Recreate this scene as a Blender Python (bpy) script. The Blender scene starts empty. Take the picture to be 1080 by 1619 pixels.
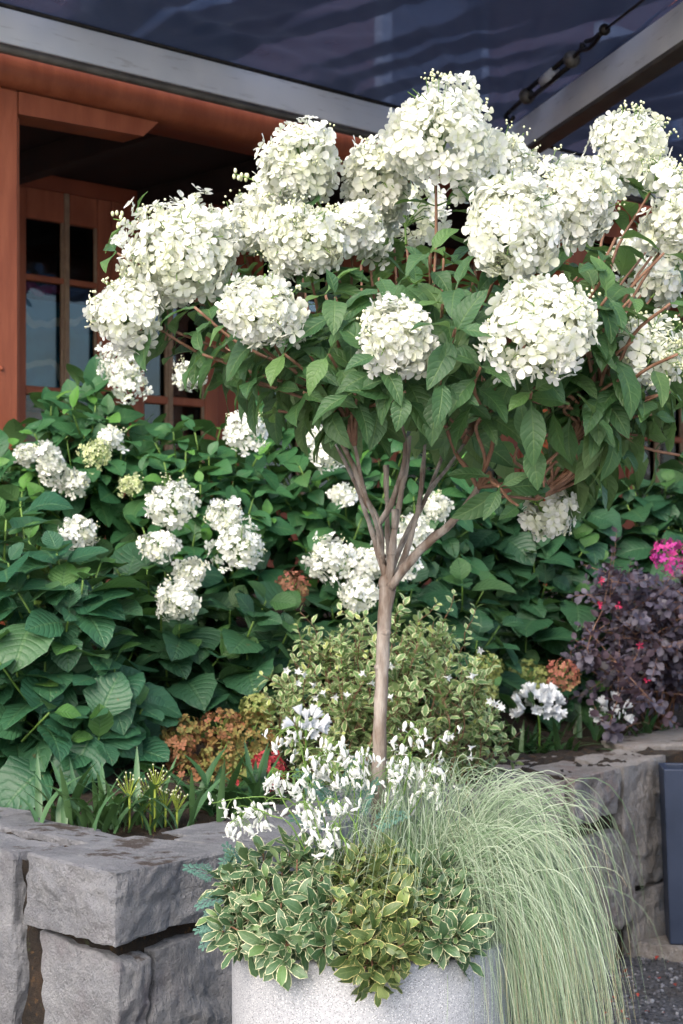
import bpy, bmesh, math, random
import numpy as np
from mathutils import Vector, Matrix, noise

random.seed(11); rng = np.random.default_rng(11)
SC = bpy.context.scene
COL = SC.collection
# ------------------------------------------------------------------ camera
FPX, CX, HY, CAMZ = 2600.0, 540.0, 870.0, 1.2      # focal length / principal point of the 1080x1619 photograph
cam = bpy.data.cameras.new('camera'); cam_o = bpy.data.objects.new('camera', cam); COL.objects.link(cam_o)
cam_o.location = (0, 0, CAMZ); cam_o.rotation_euler = (math.radians(90), 0, 0)
cam.sensor_fit = 'VERTICAL'; cam.sensor_height = 36; cam.sensor_width = 24
cam.lens = FPX/1619*36; cam.shift_y = (HY-809.5)/1619
cam.clip_start = .05; cam.clip_end = 500
cam.dof.use_dof = True; cam.dof.focus_distance = 2.85; cam.dof.aperture_fstop = 10
SC.camera = cam_o
# ------------------------------------------------------------------ sky, sun, exposure
SUN_EL, SUN_AZ = 41, 208          # compass azimuth the light comes from: behind and left of the camera
w = bpy.data.worlds.new('World'); SC.world = w; w.use_nodes = True
wn = w.node_tree; bg = wn.nodes['Background']
sky = wn.nodes.new('ShaderNodeTexSky'); sky.sky_type = 'NISHITA'; sky.sun_disc = False
sky.sun_elevation = math.radians(SUN_EL); sky.sun_rotation = math.radians(SUN_AZ)
sky.air_density = 1.0; sky.dust_density = 4.0; sky.ozone_density = 1.0
wn.links.new(sky.outputs[0], bg.inputs[0]); bg.inputs[1].default_value = .15
sun = bpy.data.lights.new('sun', 'SUN'); sun.energy = .55; sun.angle = math.radians(60); sun.color = (1, .97, .93)
sun_o = bpy.data.objects.new('sun', sun); COL.objects.link(sun_o)
_d = Vector((math.sin(math.radians(SUN_AZ))*math.cos(math.radians(SUN_EL)), math.cos(math.radians(SUN_AZ))*math.cos(math.radians(SUN_EL)), math.sin(math.radians(SUN_EL))))
sun_o.location = (-3, -4, 6); sun_o.rotation_euler = _d.to_track_quat('Z', 'Y').to_euler()
SC.view_settings.view_transform = 'Standard'; SC.view_settings.look = 'None'
SC.view_settings.exposure = 1.42; SC.view_settings.gamma = 1
SC.render.engine = 'CYCLES'
SC.cycles.use_denoising = True
SC.cycles.max_bounces = 5; SC.cycles.diffuse_bounces = 4; SC.cycles.glossy_bounces = 2; SC.cycles.use_adaptive_sampling = True; SC.cycles.adaptive_threshold = .025; SC.cycles.transparent_max_bounces = 8; SC.cycles.transmission_bounces = 4
SC.cycles.caustics_reflective = False; SC.cycles.caustics_refractive = False

# ------------------------------------------------------------------ helpers: pixels to points
def W(px, py, d): return Vector(((px-CX)/FPX*d, d, CAMZ-(py-HY)/FPX*d))
def G(px, py, z):
    d = (CAMZ-z)*FPX/(py-HY); return Vector(((px-CX)/FPX*d, d, z))
def to_px(p): return (CX+p[0]/p[1]*FPX, HY-(p[2]-CAMZ)/p[1]*FPX)
U = random.uniform
def V(*a): return Vector(a)
UP = V(0, 0, 1)

# ------------------------------------------------------------------ helpers: node materials
def nd(nt, t, ins=None, **props):
    n = nt.nodes.new(t)
    for k, v in props.items(): setattr(n, k, v)
    for k, v in (ins or {}).items():
        s = n.inputs[k]
        if isinstance(v, bpy.types.NodeSocket): nt.links.new(v, s)
        else: s.default_value = v
    return n
def mth(nt, op, a, b=0.0, c=None):
    n = nd(nt, 'ShaderNodeMath', {0: a, 1: b}, operation=op)
    if c is not None:
        if isinstance(c, bpy.types.NodeSocket): nt.links.new(c, n.inputs[2])
        else: n.inputs[2].default_value = c
    return n.outputs[0]
def c4(c): return (c[0], c[1], c[2], 1)
def mixc(nt, f, a, b, blend='MIX'):
    n = nt.nodes.new('ShaderNodeMix'); n.data_type = 'RGBA'; n.blend_type = blend
    for i, v in ((0, f), (6, a), (7, b)):
        if isinstance(v, bpy.types.NodeSocket): nt.links.new(v, n.inputs[i])
        else: n.inputs[i].default_value = v if i == 0 else c4(v)
    return n.outputs[2]
def ramp(nt, f, lo, hi):
    n = nd(nt, 'ShaderNodeMapRange', {0: f, 1: lo, 2: hi, 3: 0.0, 4: 1.0}, interpolation_type='SMOOTHSTEP'); return n.outputs[0]
def noi(nt, vec, scale, detail=4, rough=.55):
    return nd(nt, 'ShaderNodeTexNoise', {'Vector': vec, 'Scale': scale, 'Detail': detail, 'Roughness': rough}).outputs[0]
def newmat(name):
    m = bpy.data.materials.new(name); m.use_nodes = True; nt = m.node_tree
    p = nt.nodes['Principled BSDF']; o = nt.nodes['Material Output']
    return m, nt, p, o
def setp(p, nt, **k):
    for kk, v in k.items():
        s = p.inputs[kk.replace('_', ' ')]
        if isinstance(v, bpy.types.NodeSocket): nt.links.new(v, s)
        elif isinstance(v, tuple) and len(v) == 3 and s.type == 'RGBA': s.default_value = c4(v)
        else: s.default_value = v
def objco(nt): return nd(nt, 'ShaderNodeTexCoord').outputs['Object']
def tintfac(nt, amp=1.0):
    a = nd(nt, 'ShaderNodeAttribute', attribute_name='tint').outputs['Fac']
    r = nd(nt, 'ShaderNodeObjectInfo').outputs['Random']
    return mth(nt, 'FRACT', mth(nt, 'ADD', a, r))
def leaf_mat(name, c1, c2, vein, back, rough=.45, transl=.22, tcol=(.12, .3, .05), nv=8, slant=.42, margin=None, mw=.62, bump=.35, young=None):
    m, nt, p, o = newmat(name)
    uv = nd(nt, 'ShaderNodeTexCoord').outputs['UV']
    s = nd(nt, 'ShaderNodeSeparateXYZ', {0: uv})
    x = mth(nt, 'ABSOLUTE', mth(nt, 'MULTIPLY_ADD', s.outputs[0], 2.0, -1.0)); v = s.outputs[1]
    t = mth(nt, 'FRACT', mth(nt, 'MULTIPLY', mth(nt, 'SUBTRACT', v, mth(nt, 'MULTIPLY', mth(nt, 'POWER', x, 1.25), slant*.5)), float(nv)))
    tri = mth(nt, 'ABSOLUTE', mth(nt, 'MULTIPLY_ADD', t, 2.0, -1.0))          # 1 on the vein
    lat = mth(nt, 'MULTIPLY', ramp(nt, tri, .74, 1.0), mth(nt, 'SUBTRACT', 1.0, mth(nt, 'MULTIPLY', x, .75)))
    mid = mth(nt, 'SUBTRACT', 1.0, ramp(nt, x, .02, .10))
    ve = mth(nt, 'MAXIMUM', mth(nt, 'MULTIPLY', lat, .55), mid)
    tf = tintfac(nt)
    n1 = noi(nt, objco(nt), 26.0, 3)
    col = mixc(nt, mth(nt, 'ADD', mth(nt, 'MULTIPLY', tf, .8), mth(nt, 'MULTIPLY_ADD', n1, .6, -.2)), c1, c2)
    if young: col = mixc(nt, mth(nt, 'GREATER_THAN', nd(nt, 'ShaderNodeAttribute', attribute_name='young').outputs['Fac'], .5), col, young)
    if margin:
        edge = mth(nt, 'ADD', mth(nt, 'MAXIMUM', x, mth(nt, 'MULTIPLY_ADD', v, 6.0, -5.1)), mth(nt, 'MULTIPLY_ADD', noi(nt, uv, 7.0, 3), .7, -.35))
        col = mixc(nt, ramp(nt, edge, mw, mw+.16), col, margin)
    col = mixc(nt, mth(nt, 'MULTIPLY', ve, .5), col, vein)
    # age: a few leaves yellow a little, and small brown scars
    col = mixc(nt, mth(nt, 'MULTIPLY', ramp(nt, tf, .92, 1.0), .14), col, (.16, .19, .04))
    col = mixc(nt, mth(nt, 'MULTIPLY', ramp(nt, noi(nt, nd(nt, 'ShaderNodeVectorMath', {0: uv, 1: nd(nt, 'ShaderNodeObjectInfo').outputs['Location']}, operation='ADD').outputs[0], 5.0, 3), .70, .75), .6), col, (.11, .07, .025))
    bf = nd(nt, 'ShaderNodeNewGeometry').outputs['Backfacing']
    col = mixc(nt, mth(nt, 'MULTIPLY', bf, .7), col, back)
    # quilted relief between the veins
    h = mth(nt, 'ADD', mth(nt, 'SUBTRACT', 1.0, mth(nt, 'POWER', tri, 3.0)), mth(nt, 'MULTIPLY', mth(nt, 'SUBTRACT', 1.0, mid), 1.0))
    h = mth(nt, 'ADD', h, mth(nt, 'MULTIPLY', n1, 1.2))
    b = nd(nt, 'ShaderNodeBump', {'Strength': bump, 'Distance': .0022, 'Height': h}).outputs[0]
    setp(p, nt, Base_Color=col, Roughness=rough, Normal=b); p.inputs['Specular IOR Level'].default_value = .42
    tr = nd(nt, 'ShaderNodeBsdfTranslucent', {'Color': mixc(nt, .55, col, tcol)})
    mx = nd(nt, 'ShaderNodeMixShader', {0: transl, 1: p.outputs[0], 2: tr.outputs[0]})
    nt.links.new(mx.outputs[0], o.inputs[0]); return m
def petal_mat(name, c1, c2, centre=None, transl=.3, rough=.6):
    m, nt, p, o = newmat(name)
    uv = nd(nt, 'ShaderNodeTexCoord').outputs['UV']
    s = nd(nt, 'ShaderNodeSeparateXYZ', {0: uv})
    t = nd(nt, 'ShaderNodeAttribute', attribute_name='tint').outputs['Fac']
    col = mixc(nt, t, c1, c2)
    if centre: col = mixc(nt, mth(nt, 'MULTIPLY', mth(nt, 'SUBTRACT', 1.0, ramp(nt, s.outputs[1], .0, .55)), .75), col, centre)
    st = mth(nt, 'SINE', mth(nt, 'MULTIPLY', s.outputs[0], 40.0))
    b = nd(nt, 'ShaderNodeBump', {'Strength': .15, 'Distance': .001, 'Height': mth(nt, 'ADD', st, noi(nt, objco(nt), 120.0, 2))}).outputs[0]
    setp(p, nt, Base_Color=col, Roughness=rough, Normal=b); p.inputs['Specular IOR Level'].default_value = .25
    tr = nd(nt, 'ShaderNodeBsdfTranslucent', {'Color': col})
    mx = nd(nt, 'ShaderNodeMixShader', {0: transl, 1: p.outputs[0], 2: tr.outputs[0]})
    nt.links.new(mx.outputs[0], o.inputs[0]); return m
def plain_mat(name, c1, c2=None, rough=.6, scale=12.0, bump=.2, bscale=60.0, metallic=0.0, dist=.004, stretch=(1, 1, 1), spec=.4):
    m, nt, p, o = newmat(name)
    co = nd(nt, 'ShaderNodeMapping', {'Vector': objco(nt), 'Scale': stretch}).outputs[0]
    n = noi(nt, co, scale, 5, .6)
    col = mixc(nt, ramp(nt, n, .3, .72), c1, c2 or c1)
    b = nd(nt, 'ShaderNodeBump', {'Strength': bump, 'Distance': dist, 'Height': noi(nt, co, bscale, 5, .65)}).outputs[0]
    setp(p, nt, Base_Color=col, Roughness=mth(nt, 'MULTIPLY_ADD', n, .3, rough-.15), Metallic=metallic, Normal=b)
    p.inputs['Specular IOR Level'].default_value = spec
    return m

# ------------------------------------------------------------------ helpers: templates and meshes
class T:                                                     # a small mesh kept as arrays
    def __init__(s, v, f, uv=None):
        s.v = np.asarray(v, float); s.uv = np.zeros((len(s.v), 2)) if uv is None else np.asarray(uv, float)
        s.tot = np.array([len(x) for x in f], np.int32); s.idx = np.array([i for x in f for i in x], np.int32)
def npm(M): return np.array(M)
def frame(pos, ydir, zhint, s=1.0):
    y = Vector(ydir).normalized(); z = Vector(zhint); z = z-y*z.dot(y)
    if z.length < 1e-4: z = y.orthogonal()
    z.normalize(); x = y.cross(z)
    sx, sy, sz = (s, s, s) if not isinstance(s, tuple) else s
    return Matrix(((x.x*sx, y.x*sy, z.x*sz, pos[0]), (x.y*sx, y.y*sy, z.y*sz, pos[1]), (x.z*sx, y.z*sy, z.z*sz, pos[2]), (0, 0, 0, 1)))
def joined(name, inst, mats, origin=(0, 0, 0), smooth=True):
    """one mesh from (template, matrix, tint, material index[, young]) instances, in coordinates about origin"""
    vs, uvs, idx, tot, tints, mi, yg = [], [], [], [], [], [], []
    off = 0; org = np.array(origin, float)
    for it in inst:
        t, M, tint, k = it[:4]
        if M is None: v = t.v-org
        else:
            A = np.array(M); v = t.v@A[:3, :3].T+A[:3, 3]-org
        vs.append(v); uvs.append(t.uv[t.idx]); idx.append(t.idx+off); tot.append(t.tot); off += len(t.v)
        tints.append(np.full(len(t.v), tint)); mi.append(np.full(len(t.tot), k, np.int32))
        yg.append(np.full(len(t.v), it[4] if len(it) > 4 else 0.0))
    v = np.concatenate(vs); uv = np.concatenate(uvs); ix = np.concatenate(idx).astype(np.int32); tt = np.concatenate(tot).astype(np.int32)
    me = bpy.data.meshes.new(name)
    me.vertices.add(len(v)); me.vertices.foreach_set('co', v.astype(np.float32).ravel())
    me.loops.add(len(ix)); me.loops.foreach_set('vertex_index', ix)
    me.polygons.add(len(tt)); st = np.concatenate(([0], np.cumsum(tt)[:-1])).astype(np.int32)
    me.polygons.foreach_set('loop_start', st)
    try: me.polygons.foreach_set('loop_total', tt)
    except Exception: pass
    me.polygons.foreach_set('material_index', np.concatenate(mi))
    ul = me.uv_layers.new(name='UVMap'); ul.data.foreach_set('uv', uv.astype(np.float32).ravel())
    for nm, arr in (('tint', tints), ('young', yg)):
        a = me.attributes.new(nm, 'FLOAT', 'POINT'); a.data.foreach_set('value', np.concatenate(arr).astype(np.float32))
    for m in mats: me.materials.append(m)
    me.update(calc_edges=True)
    me.polygons.foreach_set('use_smooth', np.full(len(tt), smooth)); me.update()
    return me
def link(name, me, parent=None, M=None, kind=None, label=None):
    o = bpy.data.objects.new(name, me); COL.objects.link(o)
    if parent is not None: o.parent = parent
    if M is not None: o.matrix_basis = M
    if kind: o['kind'] = kind
    if label: o['label'] = label
    return o
def tag(o, label, cat, group=None, kind=None):
    if label: o['label'] = label
    if cat: o['category'] = cat
    if group: o['group'] = group
    if kind: o['kind'] = kind
    return o
def thing(name, label, cat, loc, group=None, rotz=0.0):
    o = bpy.data.objects.new(name, None); COL.objects.link(o); o.empty_display_size = .1
    o.location = loc; o.rotation_euler = (0, 0, rotz)
    return tag(o, label, cat, group)
def part(name, inst, mats, root, kind=None, smooth=True, label=None, parent=None):
    """a mesh part given in world coordinates, under a root that is only translated"""
    me = joined(name, inst, mats, root.location, smooth)
    return link(name, me, parent or root, None, kind, label)
def inst_part(name, me, M, root, parent=None):
    L = M.copy(); L.translation = M.translation-root.location
    return link(name, me, parent or root, L)
def smooth_pts(P, n):
    P = [Vector(p) for p in P]
    if len(P) == 2: return [P[0].lerp(P[1], i/n) for i in range(n+1)]
    Q = [P[0]*2-P[1]]+P+[P[-1]*2-P[-2]]; out = []
    m = len(P)-1
    for i in range(n+1):
        u = i/n*m; k = min(int(u), m-1); t = u-k
        a, b, c, d = Q[k:k+4]
        out.append(.5*((2*b)+(c-a)*t+(2*a-5*b+4*c-d)*t*t+(3*b-a-3*c+d)*t*t*t))
    return out
def tube(P, R, sides=6, n=None, knob=0.0, cap=True):
    n = n or max(2, (len(P)-1)*4); pts = smooth_pts(P, n)
    R = R if isinstance(R, (list, tuple)) else [R, R]
    v, uv, f = [], [], []; ref = None; L = 0
    for i, p in enumerate(pts):
        d = (pts[min(i+1, n)]-pts[max(i-1, 0)]).normalized()
        if ref is None: ref = d.orthogonal().normalized()
        ref = (ref-d*ref.dot(d)).normalized(); bi = d.cross(ref)
        u = i/n*(len(R)-1); k = min(int(u), len(R)-2); r = R[k]+(R[k+1]-R[k])*(u-k)
        if i: L += (p-pts[i-1]).length
        for j in range(sides):
            a = 2*math.pi*j/sides
            rr = r*(1+knob*noise.noise(p*30+Vector((math.cos(a), math.sin(a), 0))))
            v.append(p+ref*math.cos(a)*rr+bi*math.sin(a)*rr); uv.append((j/sides, L))
    for i in range(n):
        for j in range(sides):
            a = i*sides+j; b = i*sides+(j+1) % sides
            f.append((a, b, b+sides, a+sides))
    if cap:
        f.append(tuple(range(sides))[::-1]); f.append(tuple(n*sides+j for j in range(sides)))
    return T([tuple(x) for x in v], f, uv)
def ball(r=1.0, seg=6, rings=4, sq=(1, 1, 1)):
    v, f, uv = [(0, 0, -r*sq[2])], [], [(0, 0)]
    for i in range(1, rings):
        th = math.pi*i/rings-math.pi/2
        for j in range(seg):
            a = 2*math.pi*j/seg
            v.append((r*sq[0]*math.cos(th)*math.cos(a), r*sq[1]*math.cos(th)*math.sin(a), r*sq[2]*math.sin(th))); uv.append((j/seg, i/rings))
    v.append((0, 0, r*sq[2])); uv.append((0, 1)); top = len(v)-1
    for j in range(seg):
        f.append((0, 1+(j+1) % seg, 1+j)); f.append((top, top-seg+j, top-seg+(j+1) % seg))
    for i in range(rings-2):
        for j in range(seg):
            a = 1+i*seg+j; b = 1+i*seg+(j+1) % seg; f.append((a, b, b+seg, a+seg))
    return T(v, f, uv)
def boxT(x0, x1, y0, y1, z0, z1, bev=.004):
    bm = bmesh.new(); bmesh.ops.create_cube(bm, size=1)
    for v in bm.verts: v.co = Vector(((x0+x1)/2+v.co.x*(x1-x0), (y0+y1)/2+v.co.y*(y1-y0), (z0+z1)/2+v.co.z*(z1-z0)))
    if bev: bmesh.ops.bevel(bm, geom=list(bm.edges), offset=bev, segments=1, affect='EDGES', profile=.5)
    bm.verts.index_update()
    t = T([tuple(v.co) for v in bm.verts], [tuple(v.index for v in f.verts) for f in bm.faces]); bm.free(); return t
def leafT(width=.5, fold=.25, curl=.25, wave=.03, peak=.42, pet=.12, serr=0.0, rows=7, seed=0, tipp=1.0, side=.0):
    r = random.Random(seed); v, uv, f = [], [], []
    vs = [0, pet]+[pet+(1-pet)*t for t in np.linspace(0, 1, rows)[1:]]
    ph = r.uniform(0, 6.28)
    for i, q in enumerate(vs):
        t = max(0.0, (q-pet)/(1-pet))
        if q <= pet: hw = .018
        else:
            a = t/peak if t < peak else (1-t)/(1-peak)
            hw = width/2*(math.sin(math.pi/2*min(1, a))**(.75 if t < peak else tipp))
            hw = max(hw, .008)
        for j, uu in enumerate((-1, -.5, 0, .5, 1)):
            h = hw*(1+(serr*((-1)**i) if abs(uu) == 1 and 0 < t < 1 else 0))
            x = uu*h+side*t*t
            z = fold*abs(uu)*h*(1-.35*abs(uu))-curl*t*t*.9+curl*.25*t+wave*math.sin(ph+t*9+(2 if uu > 0 else 0))*abs(uu)**1.5
            y = q*(1-.25*curl*curl*t)
            v.append((x, y, z)); uv.append((uu*.5+.5, t))
    for i in range(len(vs)-1):
        for j in range(4):
            a = i*5+j; f.append((a, a+1, a+6, a+5))
    return T(v, f, uv)
def petalT(width=.9, cup=.25, seed=0):
    r = random.Random(seed); v, uv, f = [], [], []
    ws = (.16, .78, 1.0, .62); ys = (.06, .42, .74, 1.0)
    for i in range(4):
        for uu in (-1, 0, 1):
            x = uu*ws[i]*width/2; y = ys[i]*(1-.07*abs(uu)*(i == 3))
            z = cup*(abs(uu)**2*.3*ws[i]+ys[i]**2*.45)-.2*cup*ys[i]+r.uniform(-.03, .03)
            v.append((x, y, z)); uv.append((uu*.5+.5, ys[i]))
    for i in range(3):
        for j in range(2):
            a = i*3+j; f.append((a, a+1, a+4, a+3))
    return T(v, f, uv)
def merge(ts):
    v, uv, f, off = [], [], [], 0
    for t, M in ts:
        vv = t.v if M is None else t.v@np.array(M)[:3, :3].T+np.array(M)[:3, 3]
        v.append(vv); uv.append(t.uv); k = 0
        for n in t.tot: f.append(tuple(int(x)+off for x in t.idx[k:k+n])); k += n
        off += len(t.v)
    return T(np.concatenate(v), f, np.concatenate(uv))
def floretT(seed, cup=.25, width=.92):
    r = random.Random(seed); L = []
    for k in range(4):
        s = r.uniform(.88, 1.08)
        M = Matrix.Rotation(k*math.pi/2+r.uniform(-.16, .16), 4, 'Z')@Matrix.Rotation(r.uniform(-.25, .28), 4, 'X')@Matrix.Rotation(r.uniform(-.2, .2), 4, 'Y')@Matrix.Diagonal((s, s, 1, 1))
        M.translation = Vector((0, 0, .04*(k % 2)))
        L.append((petalT(width, cup+r.uniform(-.2, .2), seed*7+k), M))
    return merge(L)
def poisson(poly, n, rnd, k=14):
    xs = [p[0] for p in poly]; ys = [p[1] for p in poly]; out = []
    def inside(x, y):
        c = False; j = len(poly)-1
        for i in range(len(poly)):
            if (poly[i][1] > y) != (poly[j][1] > y) and x < (poly[j][0]-poly[i][0])*(y-poly[i][1])/(poly[j][1]-poly[i][1])+poly[i][0]: c = not c
            j = i
        return c
    while len(out) < n:
        best, bd = None, -1
        for _ in range(k):
            for _ in range(60):
                x, y = rnd.uniform(min(xs), max(xs)), rnd.uniform(min(ys), max(ys))
                if inside(x, y): break
            d = min([(x-a)**2+(y-b)**2 for a, b in out], default=1e9)
            if d > bd: best, bd = (x, y), d
        out.append(best)
    return out
def view_size(M, L):
    p = M@Vector((0, .5, 0)); x, y = to_px(p)
    if not (-20 < x < 1100 and -20 < y < 1640): return -p.y
    return 10+L/p.y*10-p.y*2
def place_leaves(root, leaves, meshes, tpls, mat, maxparts=300, name='leaf', stuff='foliage'):
    """leaves: (variant, matrix, size, tint, young): those that show largest become single parts, the rest one mesh"""
    leaves = sorted(leaves, key=lambda l: -view_size(l[1], l[2]))
    for k, M, s, tint, yg in leaves[:maxparts]:
        inst_part(name, meshes[(k, 1 if yg > .5 else 0)], M, root)
    rest = leaves[maxparts:]
    if rest: part(stuff, [(tpls[k], M, tint, 0, yg) for k, M, s, tint, yg in rest], [mat], root, kind='stuff')
def leaf_meshes(name, tpls, mat):
    out = {}
    for k, t in enumerate(tpls):
        for y in (0, 1): out[(k, y)] = joined(name, [(t, None, .13*k, 0, float(y))], [mat])
    return out

# ================================================================== the setting
def gravel_mat():
    m, nt, p, o = newmat('gravel'); co = objco(nt)
    vo = nd(nt, 'ShaderNodeTexVoronoi', {'Vector': co, 'Scale': 90.0})
    col = mixc(nt, nd(nt, 'ShaderNodeSeparateColor', {0: vo.outputs['Color']}).outputs[0], (.018, .019, .022), (.07, .072, .08))
    col = mixc(nt, ramp(nt, noi(nt, co, 2.5), .5, .75), col, (.03, .024, .02))
    b = nd(nt, 'ShaderNodeBump', {'Strength': .8, 'Distance': .006, 'Height': mth(nt, 'SUBTRACT', 1.0, vo.outputs['Distance'])}).outputs[0]
    setp(p, nt, Base_Color=col, Roughness=.85, Normal=b); return m
GRAVEL = gravel_mat()
gv = [(-150, -150, 0), (150, -150, 0), (150, 150, 0), (-150, 150, 0)]
gnd = link('ground', joined('ground', [(T(gv, [(0, 1, 2, 3)], [(0, 0), (1, 0), (1, 1), (0, 1)]), None, 0, 0)], [GRAVEL])); gnd['kind'] = 'structure'

PAVE = plain_mat('pale_concrete_paving', (.44, .43, .41), (.54, .53, .51), rough=.85, scale=3, bump=.4, bscale=80)
pav = link('patio_paving', joined('patio_paving', [(boxT(-40, 40, -40, 2.2, -.02, .012, .004), None, 0, 0)], [PAVE], smooth=False)); pav['kind'] = 'structure'

# wall lines in plan: front edge and back edge of the top
WF = [(-5.2, 4.9), (-3.2, 4.5), (-1.9, 4.15), (-1.2, 3.78), (-.69, 3.34), (-.425, 3.10), (-.2, 3.385), (.08, 3.85), (.33, 4.35), (.47, 4.56), (.615, 4.49), (.80, 4.75), (.975, 4.99), (1.5, 5.35), (2.5, 5.8), (5.0, 6.3)]
WB = [(-5.2, 5.4), (-3.2, 5.0), (-1.9, 4.65), (-1.25, 4.25), (-.79, 3.82), (-.49, 3.60), (-.25, 3.82), (-.12, 4.08), (.12, 4.62), (.32, 4.92), (.51, 5.04), (.72, 5.22), (.93, 5.45), (1.25, 5.85), (2.3, 6.3), (4.9, 6.8)]
SOIL = plain_mat('mulch_soil', (.018, .012, .008), (.05, .033, .02), rough=.95, scale=30, bump=1.0, bscale=90, dist=.012)
sv, sf = [], []; NR = 14
for (fx, fy), (bx_, by_) in zip(WF, WB):
    for j in range(NR+1):
        t = j/NR
        mx, my = fx*.25+bx_*.75, fy*.25+by_*.75
        x = mx*(1-t)+(mx*1.9-.3)*t; y = my*(1-t)+14*t
        z = .50+.5*min(1, t*4)**1.0
        sv.append((x, y, z+.02*noise.noise(Vector((x*5, y*5, 0)))))
for i in range(len(WF)-1):
    for j in range(NR):
        a = i*(NR+1)+j; sf.append((a, a+NR+1, a+NR+2, a+1))
bed = link('garden_bed_soil', joined('garden_bed_soil', [(T(sv, sf), None, 0, 0)], [SOIL])); bed['kind'] = 'structure'
def bed_z(x, y):
    # height of the sloping soil at a point, close enough to root plants in it
    lo = min(zip(WF, WB), key=lambda q: abs(q[1][0]-x)); my = lo[0][1]*.25+lo[1][1]*.75
    t = max(0, (y-my)/(14-my)); return .50+.5*min(1, t*4)

# ---- stone retaining wall
def stone_mat(name, a, b, warm, s2):
    m, nt, p, o = newmat(name); co = objco(nt)
    tf = nd(nt, 'ShaderNodeAttribute', attribute_name='tint').outputs['Fac']
    n1 = noi(nt, co, 5.0, 6, .62); n2 = noi(nt, co, 46.0, 5, .7); n3 = noi(nt, co, 190.0, 3, .7)
    col = mixc(nt, ramp(nt, n1, .28, .72), a, b)
    col = mixc(nt, mth(nt, 'MULTIPLY', ramp(nt, noi(nt, co, 9.0, 4), .45, .8), tf), col, warm)
    col = mixc(nt, mth(nt, 'MULTIPLY', ramp(nt, n2, .42, .72), .6), col, (.36, .365, .375))
    col = mixc(nt, mth(nt, 'MULTIPLY', ramp(nt, n3, .60, .72), .55), col, (.40, .41, .42))
    col = mixc(nt, mth(nt, 'MULTIPLY', ramp(nt, n3, .42, .30), .5), col, (.045, .045, .05))
    # rusty moss that sits in hollows of the upper faces
    geo = nd(nt, 'ShaderNodeNewGeometry'); nz = nd(nt, 'ShaderNodeSeparateXYZ', {0: geo.outputs['Normal']}).outputs[2]
    ms = mth(nt, 'MULTIPLY', ramp(nt, noi(nt, co, 6.5, 5, .7), .55, .63), ramp(nt, nz, .6, .85))
    col = mixc(nt, mth(nt, 'MULTIPLY', ms, .8), col, (.055, .030, .014))
    st = nd(nt, 'ShaderNodeMapping', {'Vector': co, 'Scale': (1.0, 1.0, .45), 'Rotation': (.3, .5, .4)}).outputs[0]
    h = mth(nt, 'ADD', mth(nt, 'MULTIPLY', noi(nt, st, 30.0, 8, .72), 1.0), mth(nt, 'MULTIPLY', n3, .30))
    bp = nd(nt, 'ShaderNodeBump', {'Strength': 1.0, 'Distance': .034, 'Height': h}).outputs[0]
    setp(p, nt, Base_Color=col, Roughness=.86, Normal=bp); p.inputs['Specular IOR Level'].default_value = .3
    return m
ST_GREY = stone_mat('basalt_grey', (.185, .193, .212), (.32, .328, .35), (.20, .17, .19), 1)
ST_WARM = stone_mat('basalt_warm', (.205, .185, .172), (.35, .325, .305), (.28, .175, .155), 1)
def moss_mat():
    m, nt, p, o = newmat('mossy_mortar'); co = objco(nt)
    col = mixc(nt, ramp(nt, noi(nt, co, 16.0, 6, .7), .35, .7), (.012, .009, .007), (.050, .028, .013))
    col = mixc(nt, ramp(nt, noi(nt, co, 40.0, 5, .7), .56, .68), col, (.12, .060, .018))
    col = mixc(nt, ramp(nt, noi(nt, co, 27.0, 4, .7), .60, .70), col, (.05, .055, .022))
    b = nd(nt, 'ShaderNodeBump', {'Strength': 1.0, 'Distance': .03, 'Height': noi(nt, co, 75.0, 7, .75)}).outputs[0]
    setp(p, nt, Base_Color=col, Roughness=.95, Normal=b); return m
MOSS = moss_mat()
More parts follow.
